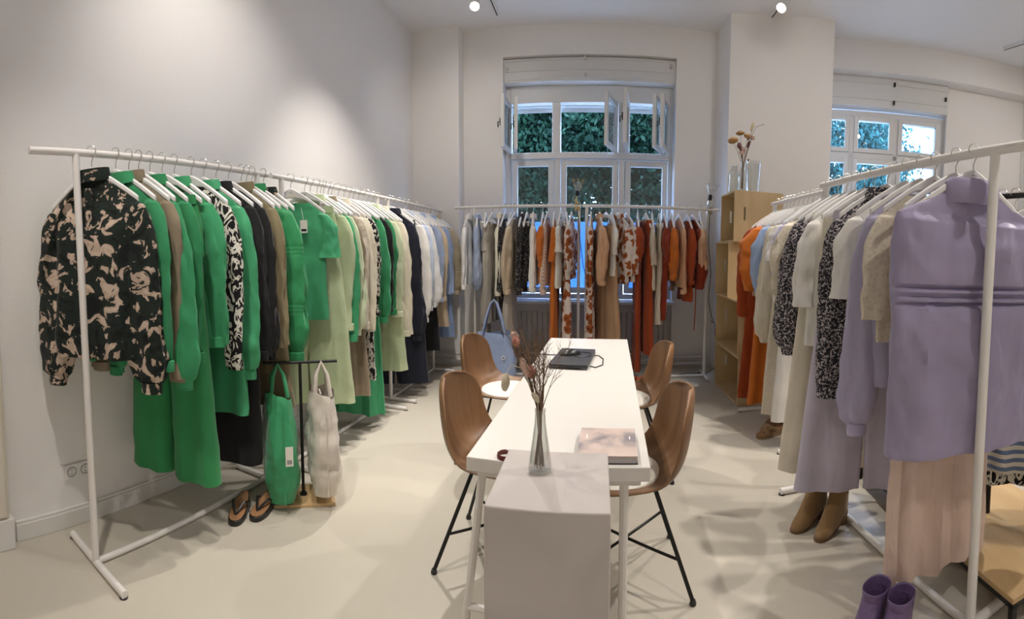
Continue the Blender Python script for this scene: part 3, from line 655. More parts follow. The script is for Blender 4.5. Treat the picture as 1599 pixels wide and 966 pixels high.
row('x', YB, ZB, 'garments on the back right rack', '', Bz, [
    (-.065, dr_, 'floral', 'narrow rust floral dress right of the middle posts', 0, D(L=1.5, sl=.62, style='straight', hem=.16, wide=1.0)),
    (.025, sh, 'peach', 'peach shirt on the right back rack', 8, D(L=.78, sl=.82, style='batwing', wide=1.2, neck='shirt')),
    (.095, tr, 'tan', 'long wide tan trousers on the right back rack', 26, D(L=1.56, top=.22, hw=.18, leg=.14, hemw=.17)),
    (.15, ts, 'white', 'white T-shirt beside the rust floral shirt', 10, D(L=.74, sl=.52, style='short')),
    (.22, sh, 'floral', 'rust floral shirt in front of the window', 28, D(L=.82, sl=.72, style='batwing', wide=1.25, neck='shirt')),
    (.31, bl, 'floral', 'second rust floral blouse beside the dark rust dress', 18, D(L=.8, sl=.7, style='batwing', wide=1.2)),
    (.43, dr_, 'rust', 'long rust dress reaching lowest on right back rack', 0, D(L=1.74, sl=.58, style='batwing', hem=.2, wide=1.1)),
    (.515, tr, 'rust', 'long rust trousers beside the long rust dress', 8, D(L=1.54, top=.16, hw=.18, leg=.13, hemw=.15)),
    (.585, bl, 'lace', 'cream knitted blouse on the right back rack', 0, D(L=.88, sl=.62, style='short')),
    (.66, tr, 'crochet', 'slim cream lace trousers on the right back rack', 0, D(L=1.24, top=.2, leg=.08, hemw=.09)),
    (.71, dr_, 'drust', 'dark rust tunic dress on the right back rack', 2, D(L=1.2, sl=.58, style='batwing', hem=.2)),
    (.785, bl, 'orange', 'orange blouse on the right back rack', 4, D(L=.78, sl=.74, style='batwing', wide=1.2)),
    (.87, ju, 'peach', 'peach cardigan on the right back rack', 4, D(L=.85, sl=.9, cat='cardigan')),
    (.96, dr_, 'rust', 'rust wrap dress with hanging tie', 6, D(L=1.0, sl=.8, style='batwing', hem=.22)),
    (1.02, bl, 'drust', 'dark rust blouse near the right back post', 10, D(L=.86, sl=.85, style='batwing', wide=1.1)),
    (1.10, ts, 'peach', 'peach T-shirt last on the right back rack', -8, D(L=.8, sl=.75, style='batwing', wide=1.2)),
])
MB().tube([(-.19, -.06, -.6), (-.20, -.06, -1.0), (-.19, -.055, -1.3)], .006, 6).build('tie', G['rust'], next(o for o in COL.objects if o.get('label') == 'rust wrap dress with hanging tie'))
row('y', XB, ZBB, 'garments on the far right rack', '', 0, [
    (2.86, tr, 'white', 'white trousers nearest on the far right rack', -14, D(L=1.62, top=.2, hw=.18, leg=.13, hemw=.15)),
    (2.93, bl, 'lav', 'lavender blouse with puffed short sleeves', -14, D(L=.85, sl=.68, style='shortpuff', wide=1.0, out=.03, nw=.08)),
    (3.00, sh, 'lavs', 'pale lavender shirt behind the puff-sleeved blouse', -10, D(L=.85, sl=.6, style='short', nw=.08)),
    (3.08, sh, 'white', 'white short-sleeved shirt on the far right rack', -14, D(L=.8, sl=.5, style='short', neck='shirt')),
    (3.16, tr, 'crochet', 'long cream trousers below the cream blouse', -12, D(L=1.66, top=.2)),
    (3.24, bl, 'ivory', 'cream blouse with long ballooned sleeves', -16, D(L=.9, sl=1.12, style='balloon', wide=1.05, out=.04, nw=.08)),
    (3.33, sh, 'blue', 'light blue shirt beside the orange blouse', -10, D(L=.8, sl=.78, style='batwing', nw=.08)),
    (3.40, sk, 'orange', 'long orange skirt under the cream sleeve', -14, D(L=1.66, top=.2, hemw=.31)),
    (3.47, bl, 'orange', 'orange blouse with rolled sleeves beside the crates', -16, D(L=.75, sl=.74, style='batwing', wide=1.3, out=.08, nw=.08)),
    (3.56, sh, 'peach', 'peach shirt behind the rolled-sleeve orange blouse', -8, D(L=.8, sl=.7, style='short')),
    (3.66, dr_, 'rust', 'long rust dress nearest the plywood crates', -16, D(L=1.70, sl=.98, style='straight', hem=.3, wide=1.2, out=.08, nw=.08)),
])
row('y', XA, ZA, 'garments on the near right rack', '', 0, [
    (1.205, ve, 'puffer', 'lilac quilted puffer vest hanging nearest on the right', -18, D(L=1.13, style=None, sw=.295, hem=.30, depth=.062, neck='puff', quilts=(-.515, -.545, -.575), puff=.12, amp=.010, nw=.10, crumple=.02)),
    (1.30, sk, 'pink', 'long pale pink skirt below the lilac vest', -12, D(L=1.62, top=.3, hw=.17, hemw=.235, amp=.014)),
    (1.42, ts, 'crochet', 'beige short-sleeved knit behind the lilac vest', -16, D(L=.75, sl=.66, style='short', hem=.23, sw=.21)),
    (1.51, bl, 'lavs', 'shiny lavender blouse with gathered cuffs', -14, D(L=.95, sl=1.14, style='balloon', sw=.21)),
    (1.61, ts, 'white', 'white T-shirt behind the lavender blouse', -16, D(L=.85, sl=.60, style='short', sw=.22, hem=.25)),
    (1.75, sh, 'speck', 'grey speckled shirt with long sleeves on near right rack', -22, D(L=.98, sl=1.06, style='straight', neck='shirt', wide=1.1, sw=.215)),
    (1.86, tr, 'lavt', 'long pale lavender trousers on near right rack', -20, D(L=1.56, top=.2, hw=.19, leg=.135, hemw=.16)),
    (1.945, dr_, 'cream', 'long cream dress beside the lavender trousers', -12, D(L=1.4, style=None, hem=.22)),
    (2.03, ts, 'white', 'white T-shirt between the two speckled tops', -18, D(L=.88, sl=.68, style='short', sw=.21)),
    (2.12, tr, 'ivory', 'long beige trousers at far end of near right rack', -16, D(L=1.56, top=.2, hw=.18, leg=.13, hemw=.15)),
    (2.21, bl, 'speck', 'grey speckled blouse with ballooned sleeves', -18, D(L=.9, sl=.95, style='balloon', wide=1.1)),
    (2.31, ts, 'crochet', 'beige crochet top last on near right rack', -16, D(L=.75, sl=.68, style='shortpuff', wide=1.1)),
])
row('y', 1.74, 1.70, 'garments on the black rack', '', 0, [
    (1.30, ju, 'stripeh', 'blue and cream striped knit on the black rack', -52, D(L=1.32, sl=1.42, style='batwing', sw=.2, hem=.2, wide=1.0)),
    (1.38, dr_, 'bw', 'patterned dress on the black rack', -50, D(L=1.4, sl=.9, sw=.19)),
    (1.46, bl, 'tan', 'tan blouse on the black rack', -50, D(L=1.2, sl=1.1, sw=.19)),
])
skp = next(o for o in COL.objects if o.get('label') == 'long pale pink skirt below the lilac vest')
tv = []
for i in range(15):
    z = -.35 - i * .093; x = -.205 - .035 * i / 14 + .006 * sin(i * 1.1); tv.append([(x - .02, -.05 - .004 * sin(i), z), (x + .022, -.062 + .006 * sin(i * 1.7), z), (x + .022, -.058 + .006 * sin(i * 1.7), z), (x - .02, -.046 - .004 * sin(i), z)])
MB().rings(tv, True, True).build('tie', G['pink'], skp)
# price tag of the green T-shirt
tee = next(o for o in COL.objects if o.get('label') == 'green T-shirt with white price tag')
tg = MB().box(.05, .095, -.072, -.070, -.36, -.28).build('price_tag', mat('tag_paper', (.8, .77, .7), .7), tee, False)
bx(.056, .089, -.0725, -.0721, -.350, -.335).build('barcode', black, tg, False)
MB().tube([(.072, -.071, -.28), (.06, -.05, -.20)], .0012, 5).build('tag_string', mat('tag_paper'), tee)
bx(-.03, .03, -.046, -.044, -.135, -.11).build('neck_label', mat('tag_paper'), tee, False)
# ================================================================= TABLE, CHAIRS, PLINTH
TA = math.atan2(.0616, 1.955)
tb = empty('table', (-.08, 2.284, 0), -TA, 'long narrow white table in the middle of the shop', 'table')
bx(-.275, .275, -.98, .99, .692, .736).build('table_top', tablew, tb, False, .003)
for sy in (-1, 1):
    for sx in (-1, 1):
        MB().tube([(-.235 if sx < 0 else .20, sy * .93, .692), (-.345 if sx < 0 else .205, sy * .80, 0)], .014, 8).build('leg', rackw, tb)
    MB().tube([(-.325, sy * .825, .13), (.204, sy * .825, .13)], .013, 8).build('cross_bar', rackw, tb)
    bx(-.25, .25, sy * .93 - .015, sy * .93 + .015, .662, .692).build('apron', rackw, tb, False, .003)
pl = bx(-.2415, .0375, .955, 1.255, 0, .80).build('display_plinth', plinth_m, None, False, .004)
tag(pl, 'warm grey plastered display plinth at the near end of the table', 'plinth')

def chair_proto():
    e = empty('dining_chair', (0, 0, 0))
    # facing +x; profile along the shell: (x, z, half width)
    prof = [(.225, .435, .055), (.222, .437, .13), (.20, .442, .185), (.14, .442, .228), (.05, .436, .243), (-.04, .432, .247), (-.12, .438, .247), (-.18, .458, .246), (-.222, .50, .244), (-.245, .56, .241), (-.258, .63, .236), (-.268, .70, .222), (-.274, .75, .192), (-.278, .785, .14), (-.280, .80, .06)]
    NU = 16; v = []; f = []
    for i, (x, z, hw) in enumerate(prof):
        t = i / (len(prof) - 1)
        up = .055 * max(0, 1 - abs(t - .40) / .34); fw = .085 * max(0, min(1, (t - .34) / .2)) * (1 - max(0, (t - .8) / .2) * .6)
        for k in range(NU + 1):
            u = -1 + 2 * k / NU; c = abs(u) ** 2.4
            v.append((x + fw * c, u * hw, z + up * c))
    for i in range(len(prof) - 1):
        for k in range(NU): a = i * (NU + 1) + k; f.append((a, a + 1, a + NU + 2, a + NU + 1))
    o = MB().add(v, f).build('shell', oak, e)
    q = o.modifiers.new('thickness', 'SOLIDIFY'); q.thickness = .012; q.offset = 0
    q = o.modifiers.new('subdiv', 'SUBSURF'); q.levels = 2; q.render_levels = 2
    for sx, sy in ((1, 1), (1, -1), (-1, 1), (-1, -1)):
        top = (sx * .105, sy * .10, .43); ft = (sx * .235 - .01, sy * .215, .012)
        MB().tube([top, ft], .0085, 10).build('leg', black, e)
        MB().lathe([(0, 0), (.013, 0), (.014, .008), (.010, .02), (0, .02)], 12, (ft[0], ft[1], 0)).build('glide', blackp, e)
    for s in (-1, 1):
        MB().tube([(.19, s * .178, .16), (-.20, -s * .178, .16)], .006, 8).build('brace', black, e)
    bx(-.11, .11, -.105, .105, .418, .426).build('mount_plate', black, e, False, .003)
    return e
CH = chair_proto()
chairs = [((-.40, 1.95), 0, 'oak shell chair at the near left side of the table'), ((.13, 1.87), 180, 'oak shell chair at the near right side of the table'),
          ((-.60, 2.92), 0, 'oak shell chair at the far left side of the table'), ((.20, 2.80), 180, 'oak shell chair at the far right side of the table')]
wool = mat('wool_felt_white', (.80, .77, .70), .95, sheen=.3, bump=.4, bscale=180)
cush = MB().lathe([(0, 0), (.165, 0), (.178, .008), (.175, .018), (.15, .024), (0, .026)], 40)
pad = None
for i, (p, a, lab) in enumerate(chairs):
    c = CH if i == 0 else copy_tree(CH)
    c.location = (p[0], p[1], 0); c.rotation_euler = (0, 0, R(a + (-4, 3, -8, 4)[i])); tag(c, lab, 'chair', 'oak shell chairs around the table')
    if pad is None: pad = cush.build('seat_pad', wool); o = pad
    else: o = pad.copy(); COL.objects.link(o)
    o.location = (p[0] + (.035 if a == 0 else -.035), p[1], .445); o.scale = (1, 1.05, 1)
    tag(o, 'round white wool seat pad on the ' + lab.replace('oak shell chair at the ', '').replace(' side of the table', '') + ' chair', 'cushion', 'round wool seat pads')

# ---- things on the plinth and table
va = MB().lathe([(0, .003), (.022, .0), (.029, .003), (.0305, .01), (.028, .03), (.020, .085), (.0145, .125), (.013, .15), (.0145, .162), (.0125, .162), (.0115, .15), (.013, .125), (.018, .085), (.026, .03), (.0275, .01), (0, .008)], 36).build('glass_vase', vase_m)
va.location = (-.138, 1.135, .80); tag(va, 'clear conical glass vase on the grey plinth', 'vase')
bq = empty('dried_bouquet', (-.138, 1.135, .812), 0, 'dried twig bouquet with pink blooms in the plinth vase', 'bouquet')
tw = mat('dry_twig', (.19, .115, .07), .85); rnd = random.Random(11)
def twig(parent, p, d, ln, r, depth, b, rnd):
    pts = [Vector(p)]; dd = Vector(d).normalized()
    for i in range(5):
        dd = (dd + Vector((rnd.uniform(-.12, .12), rnd.uniform(-.12, .12), rnd.uniform(-.03, .06)))).normalized()
        pts.append(pts[-1] + dd * ln / 5)
    b.tube(pts, [r * (1 - .14 * i) for i in range(6)], 5)
    if depth:
        for i in range(2, 6):
            for _ in range(1 if depth > 1 else 2):
                nd = (dd + Vector((rnd.uniform(-.8, .8), rnd.uniform(-.8, .8), rnd.uniform(-.1, .5)))).normalized()
                twig(parent, pts[i], nd, ln * rnd.uniform(.28, .5), r * .6, depth - 1, b, rnd)
bq.scale = (.86, .86, .86)
for i in range(20):
    a = rnd.uniform(0, 2 * pi); k = rnd.uniform(.15, 1)
    b = MB(); base = (cos(a + 2.5) * .02 * k, sin(a + 2.5) * .02 * k, .004); neck = Vector((cos(a) * .009 * k, sin(a) * .009 * k, .175))
    b.tube([base, neck], .0016, 5)
    lean = Vector((cos(a) * .42 * k - .08, sin(a) * .25 * k, 1))
    twig(None, neck, lean, rnd.uniform(.11, .2), .0016, 2, b, rnd)
    b.build('twig', tw, bq)
def stem(pts, m, r=.0014): MB().tube(pts, r, 5).build('stem', m, bq)
def blob(name, c, rx, rz, m, tilt=(0, 0), fuzz=0):
    g = []; n = 12
    for i in range(9):
        t = i / 8 * pi
        g.append([(rx * sin(t) * cos(2 * pi * k / n) * (1 + fuzz * rnd.uniform(-1, 1)), rx * sin(t) * sin(2 * pi * k / n) * (1 + fuzz * rnd.uniform(-1, 1)), -rz * cos(t)) for k in range(n)])
    o = MB().rings(g).build(name, m, bq); o.location = c; o.rotation_euler = (tilt[0], tilt[1], 0)
pinkf = mat('dried_pink', (.55, .24, .19), .9); pinkp = mat('dried_pale_pink', (.62, .42, .35), .9); bun = mat('bunny_tail', (.60, .52, .38), .95, sheen=.4)
stem([(0, 0, .02), (-.01, 0, .18), (-.05, .01, .32), (-.075, 0, .37)], tw); blob('flower_head', (-.072, 0, .372), .011, .017, pinkf, (0, -.5), .25); blob('flower_head', (-.078, .01, .388), .010, .015, pinkp, (.3, -.9), .25)
stem([(0, 0, .02), (-.01, -.005, .18), (-.035, -.01, .27)], tw); blob('flower_head', (-.045, -.01, .30), .011, .03, pinkp, (0, -.4), .2)
stem([(0, 0, .02), (-.008, .005, .18), (-.02, .0, .26)], tw); blob('flower_head', (-.028, 0, .285), .014, .02, pinkf, (0, -.2), .3)
stem([(0, 0, .02), (-.01, 0, .18), (-.05, -.01, .295), (-.085, -.01, .305), (-.10, -.01, .275)], bun); blob('seed_head', (-.102, -.01, .252), .013, .028, bun, (0, .1), .1)
stem([(0, 0, .02), (-.006, -.01, .2)], bun); blob('seed_head', (-.012, -.014, .212), .009, .018, bun, (0, -.6), .1)
# booklet
bk = empty('photo_book', (.042, 1.425, .736), R(-2), 'photo book with pink cloud cover at the table\'s near end', 'book')
bx(-.088, .088, -.105, .105, .003, .022).build('pages', mat('pages_grey', (.45, .42, .41), .8), bk, False)
cm = mat('cloud_cover', (.6, .5, .48), .35); 
ramp(cm, tex(cm, 'ShaderNodeTexNoise', 7, Detail=4.0, Distortion=.4).outputs[0], [(.38, (.26, .23, .25)), (.5, (.60, .48, .43)), (.7, (.72, .58, .52))])
cv = bx(-.09, .09, -.107, .107, .022, .026).build('cover', cm, bk, False, .001)
bx(-.09, .09, -.107, .107, 0, .003).build('back_cover', blackp, bk, False)
for x, y, l in ((-.07, .02, .03), (.068, .015, .022)): bx(x, x + .004, y, y + l, .026, .0263).build('print', mat('print_white', (.85, .83, .8), .5), cv, False)
# ring
rg = MB(); n = 32; rr = []
for k in range(n):
    a = 2 * pi * k / n; rr.append([(.026 * cos(a) * s, .026 * sin(a) * s, z) for s, z in ((.85, 0), (1, 0), (1.02, .008), (.95, .014), (.84, .012))])
rg = MB().rings([[r[j] for r in rr] for j in (0, 1, 2, 3, 4, 0)]).build('bangle', mat('dark_red_resin', (.12, .012, .014), .25)); rg.location = (-.268, 1.335, .736); tag(rg, 'dark red bangle at the near left corner of the table', 'bangle')
# laptop, mouse, charger
lp = empty('laptop', (-.125, 2.60, .736), R(-6), 'closed dark grey laptop on the table', 'laptop')
dk = mat('laptop_grey', (.05, .052, .058), .4)
bx(-.105, .105, -.2, .2, .002, .018).build('base', dk, lp, False, .004); bx(-.105, .105, -.2, .2, .019, .029).build('lid', dk, lp, False, .004)
bx(-.07, .07, -.204, -.198, .006, .012).build('ports', black, lp, False)
g = []
for i in range(9):
    t = i / 8; g.append([(lerp(-.06, .06, t) , .034 * sin(pi * min(1, .12 + t * .8)) * cos(a), .0 + .034 * sin(pi * min(1, .1 + t * .75)) * max(0, sin(a))) for a in [2 * pi * k / 16 for k in range(16)]])
ms = empty('computer_mouse', (-.145, 2.62, .766), R(20), 'black computer mouse lying on the laptop', 'mouse')
MB().rings(g, True, True).build('shell', blackp, ms)
MB().tube([(.058, 0, .012), (.09, .02, .004), (.12, -.01, .004), (.10, -.07, .004), (.04, -.09, .004), (.0, -.06, .004)], .0025, 6).build('cord', blackp, ms)
tag(MB().tube([(-.03, 2.70, .745), (.02, 2.72, .7405), (.045, 2.64, .7395), (.04, 2.50, .7395), (.0, 2.44, .7395), (-.03, 2.46, .742)], .003, 6).build('charging_cable', blackp), 'thin black charging cable beside the laptop', 'cable')
tag(MB().tube([(-.22, 2.70, .745), (-.27, 2.72, .7400), (-.33, 2.73, .7400), (-.365, 2.74, .733), (-.375, 2.74, .60), (-.375, 2.74, .3)], .003, 6).build('power_cable', blackp), 'black power cable running off the left table edge', 'cable')

# ================================================================= PLYWOOD CRATES AND VASES
def crate(x0, x1, y0, y1, z0, z1, label):
    e = empty('plywood_crate', ((x0 + x1) / 2, (y0 + y1) / 2, z0), 0, label, 'crate', 'stacked plywood crates')
    a, b, h, t = (x1 - x0) / 2, (y1 - y0) / 2, z1 - z0, .015
    bx(-a, a, -b, b, 0, t).build('bottom', ply, e, False, .002); bx(-a, a, -b, b, h - t, h).build('top', ply, e, False, .002)
    bx(a - t, a, -b, b, t, h - t).build('back_panel', ply, e, False, .002)
    for s in (-1, 1):     # end panels with a slot handle
        y_a, y_b = (s * b - t, s * b) if s > 0 else (-b, -b + t)
        sx0, sx1, sz0, sz1 = -a * .62, -a * .54, h * .42, h * .68
        q = MB(); q.box(-a, sx0, y_a, y_b, t, h - t); q.box(sx1, a - t, y_a, y_b, t, h - t); q.box(sx0, sx1, y_a, y_b, t, sz0); q.box(sx0, sx1, y_a, y_b, sz1, h - t)
        q.build('end_panel', ply, e, False)
crate(1.255, 1.80, 3.86, 4.66, 0, .44, 'long plywood crate at the bottom of the stack')
crate(1.25, 1.78, 3.88, 4.66, .44, .945, 'long plywood crate second from the bottom')
crate(1.222, 1.70, 4.16, 4.62, .945, 1.48, 'square plywood crate third from the bottom')
crate(1.25, 1.735, 4.10, 4.57, 1.48, 1.955, 'topmost plywood crate carrying the glass vases')
def vase(name, loc, prof, label):
    o = MB().lathe(prof, 28).build(name, vase_m); o.location = loc; tag(o, label, 'vase')
vase('glass_carafe', (1.295, 4.30, 1.955), [(0, .004), (.05, 0), (.053, .01), (.053, .16), (.045, .2), (.034, .225), (.034, .245), (.041, .262), (.038, .262), (.031, .245), (.031, .225), (.042, .198), (.05, .16), (.05, .012), (0, .01)], 'wide-necked glass carafe on the topmost crate')
vase('glass_bottle_vase', (1.345, 4.18, 1.955), [(0, .004), (.045, 0), (.047, .01), (.046, .11), (.04, .15), (.022, .21), (.022, .275), (.026, .28), (.02, .275), (.019, .21), (.037, .15), (.043, .11), (.044, .012), (0, .01)], 'slim glass bottle vase holding dried flowers on crate')
vase('glass_cylinder_vase', (1.49, 4.30, 1.955), [(0, .004), (.06, 0), (.062, .01), (.078, .31), (.075, .31), (.059, .012), (0, .01)], 'tall flared glass vase on the right of the crate')
bq = empty('dried_bouquet', (1.345, 4.18, 1.97), 0, 'dried flower bunch standing on the topmost crate', 'bouquet')
ochre = mat('dried_ochre', (.34, .19, .07), .9); pale = mat('dried_cream', (.66, .55, .38), .9); maroon = mat('dried_maroon', (.12, .05, .05), .9)
rnd = random.Random(5)
tops = [(-.105, 0, .45, ochre, .045, .03), (-.03, .02, .53, ochre, .04, .02), (.03, -.02, .50, ochre, .035, .022), (.085, 0, .60, pale, .016, .05), (.09, .02, .50, pinkp, .028, .018), (-.05, -.03, .40, maroon, .02, .035), (.05, 0, .43, maroon, .014, .03), (.0, .03, .38, pinkp, .03, .03), (-.02, -.02, .34, pinkp, .025, .02)]
for x, y, z, m, rx, rz in tops:
    stem([(rnd.uniform(-.02, .02), rnd.uniform(-.02, .02), .01), (x * .1, y * .1, .24), (x * .6, y * .6, lerp(.24, z, .6)), (x, y, z - rz * .5)], tw, .002)
    blob('flower_head', (x, y, z), rx, rz, m, (rnd.uniform(-.3, .3), x * 3), .22)
stem([(0, 0, .02), (.01, 0, .25), (.08, 0, .52), (.12, 0, .60), (.20, 0, .635)], maroon, .002)
for k in range(10):
    z = .28 + .022 * k; s = rnd.choice((-1, 1)); blob('leaf', (.045 * s * (.4 + .5 * rnd.random()) + .02, rnd.uniform(-.02, .02), z), .007, .014, maroon, (0, s * .8))

# ================================================================= CLAMP LAMPS
brass = mat('brass_aged', (.42, .30, .14), .35, .9); bulbm = glass_mat('bulb_glass', (.9, .95, 1), .12, .6)
def clamp_lamp(x, label, bulb, tilt):
    e = empty('clamp_lamp', (x, YB, ZB), 0, label, 'lamp')
    gm_ = brass if bulb else chrome
    MB().box(-.03, .03, -.022, .022, -.05, -.01).box(-.03, .03, -.022, .022, .016, .03).build('clamp', gm_, e, False, .005)
    MB().tube([(0, 0, .03), (-.015, 0, .06), (-.005, 0, .10)], [.014, .012, .010], 8).build('arm', gm_, e)
    MB().tube([(.015, 0, .03), (-.04, 0, .05), (-.05, 0, .08), (-.02, 0, .11)], .004, 6).build('spring', chrome, e)
    h = MB().lathe([(0, 0), (.02, 0), (.024, .02), (.022, .055), (.012, .062), (0, .062)], 14).build('socket', blackp, e); h.location = (0, 0, .10); h.rotation_euler = (0, tilt, 0)
    cg = MB()
    for k in range(8):
        a = 2 * pi * k / 8; cg.tube([(.022 * cos(a), .022 * sin(a), .06), (.062 * cos(a), .062 * sin(a), .165), (.085 * cos(a), .085 * sin(a), .185)], .0018, 5)
    for r, z in ((.062, .165), (.040, .108)): cg.tube([(r * cos(2 * pi * k / 20), r * sin(2 * pi * k / 20), z) for k in range(21)], .0018, 5, False)
    cg.build('cage', chrome if not bulb else brass, h)
    if bulb: MB().lathe([(.0, .06), (.012, .065), (.016, .085), (.026, .11), (.028, .13), (.02, .15), (0, .158)], 16).build('bulb', bulbm, h)
clamp_lamp(-.211, 'brass clamp lamp with bare bulb on the back rail', True, .05)
clamp_lamp(1.209, 'steel caged clamp lamp at right end of back rail', False, .15)
tag(MB().tube([(1.21, YB - .02, 1.80), (1.20, YB - .03, 1.5), (1.235, YB - .03, 1.15), (1.215, YB - .03, .85), (1.26, YB - .03, .66), (1.285, YB - .03, .62), (1.26, YB - .03, .60), (1.25, YB - .03, .63), (1.29, YB - .03, .60), (1.33, YB, .30), (1.34, YB + .06, .08), (1.26, YB + .1, .008), (1.0, YB + .12, .008), (.8, YB + .02, .008), (.6, YB + .1, .008)], .004, 6).build('lamp_cable', blackp), 'black cable hanging from the steel caged clamp lamp', 'cable')
tag(MB().tube([(-.21, YB - .02, 1.80), (-.18, YB - .04, 1.5), (-.14, YB - .04, 1.2), (-.06, YB - .04, .95), (.0, YB - .03, .7), (-.02, YB, .3), (.05, YB + .1, .01), (.3, YB + .15, .008)], .004, 6).build('lamp_cable', blackp), 'black cable hanging from the brass clamp lamp', 'cable')

# ================================================================= BAGS
def bag_body(w_, d_, h_, rnd, top_pinch=.6, n=40, quilts=()):
    rings = []
    for i in range(27):
        t = i / 26; z = h_ * t; k = lerp(1, top_pinch, max(0, (t - .5) / .5) ** 1.3); bul = lerp(.86, 1, min(1, t * 5)) + .12 * sin(pi * min(1, t * 1.3)); q = 1
        for zq in quilts: q -= .08 * math.exp(-((t - zq) / .012) ** 2)
        ring = []
        for j in range(n):
            a = 2 * pi * j / n; c, s = cos(a), sin(a); x = math.copysign(abs(c) ** .55, c); y = math.copysign(abs(s) ** .55, s)
            wr = .016 * noise.noise(Vector((x * 1.6 + h_ * 9, y * 1.6, t * 4))) + .009 * noise.noise(Vector((x * 3 + y * 2, y * 3 + h_ * 5, t * 12)))
            ring.append((x * w_ / 2 * q * bul * lerp(1.0, .8, max(0, (t - .5) / .5)) + wr, y * d_ / 2 * k * bul * q + wr, z + (.02 * sin(2 * a) * t ** 6)))
        rings.append(ring)
    return MB().rings(rings, cap0=True)
st = empty('bag_stand', (-1.52, 2.0, 0), R(38), 'black T-shaped bag stand on a wooden base', 'stand')
bx(-.17, .17, -.11, .11, 0, .018).build('base_plate', plyd, st, False, .003)
MB().tube([(0, 0, .018), (0, 0, .765)], .009, 10).build('pole', black, st); MB().lathe([(0, .018), (.022, .018), (.02, .028), (0, .03)], 12).build('pole_foot', black, st)
MB().tube([(-.205, 0, .765), (.205, 0, .765)], .008, 10).build('cross_bar', black, st)
def tote(x, m, label, w_, d_, h_, zb, straph, tagm=None, quilts=(), rz=0, seed=1):
    rnd = random.Random(seed); a = R(38)
    e = empty('tote_bag', (-1.52 + x * cos(a), 2.0 + x * sin(a), zb), a + rz, label, 'bag')
    bag_body(d_, w_, h_, rnd, .6, quilts=quilts).build('bag_body', m, e)
    for s in (-1, 1):
        sy = s * w_ * .16
        MB().tube([(-d_ * .28 * 1, sy, h_ - .02), (-.03, sy * .5, h_ + straph * .6), (0, s * .012, straph + h_), (.03, sy * .5, h_ + straph * .6), (d_ * .28, sy, h_ - .02)], [.012, .011, .010, .011, .012], 8).build('strap', m, e)
    MB().tube([(0, -w_ * .3, h_ - .02), (0, 0, h_ - .035), (0, w_ * .3, h_ - .02)], .006, 6).build('zipper', chrome if tagm else m, e)
    MB().tube([(0, -w_ / 2 * 1.09, .02), (0, -w_ / 2 * 1.12, h_ * .5), (0, -w_ / 2 * .86, h_ * .9)], .004, 6).build('seam', m, e)
    if tagm:
        t_ = bx(.005, .045, -w_ * .62, -w_ * .62 + .002, h_ * .42, h_ * .60).build('price_tag', mat('tag_paper'), e, False)
        bx(.012, .038, -w_ * .62 - .001, -w_ * .62, h_ * .44, h_ * .48).build('tag_print', mat('tag_grey', (.3, .3, .3), .7), t_, False)
    return e
gbag = fabric('bag_green_nylon', (.045, .30, .13), .45, wr=.7, wscale=11); wbag = fabric('bag_cream_nylon', (.66, .60, .53), .45, wr=.7, wscale=11)
tote(-.125, gbag, 'green padded tote bag hanging on the T-stand', .36, .165, .56, .045, .155, True, rz=R(8), seed=2)
tote(.115, wbag, 'cream quilted tote bag hanging on the T-stand', .34, .15, .53, .07, .165, False, (.62, .66, .70, .3), R(4), 3)
# pale blue shopper standing on the floor
bt = empty('shopping_bag', (-1.02, 4.50, 0), R(6), 'light blue shopper bag standing behind the far left chair', 'bag')
bb = fabric('bag_blue_canvas', (.33, .42, .66), .7)
b_ = bag_body(.40, .14, .54, random.Random(4), .8); b_.build('bag_body', bb, bt)
navs = fabric('strap_navy', (.08, .1, .2))
for s in (-1, 1):
    MB().tube([(-.12, s * .05, .50), (-.075, s * .04, .70), (-.03, s * .02, .84), (0, 0, .87), (.03, s * .02, .84), (.075, s * .04, .70), (.12, s * .05, .50)], .011, 8).build('strap', bb, bt)
    MB().tube([(-.105, s * .05 - .012, .50), (-.062, s * .04 - .012, .70), (-.02, s * .02 - .012, .84)], .005, 6).build('strap_stripe', navs, bt)
    MB().tube([(.105, s * .05 - .012, .50), (.062, s * .04 - .012, .70), (.02, s * .02 - .012, .84)], .005, 6).build('strap_stripe', navs, bt)
MB().tube([(.10 + .016 * cos(2 * pi * k / 16), -.080, .30 + .018 * sin(2 * pi * k / 16)) for k in range(17)], .004, 6, False).build('printed_letter', mat('print_white'), bt)

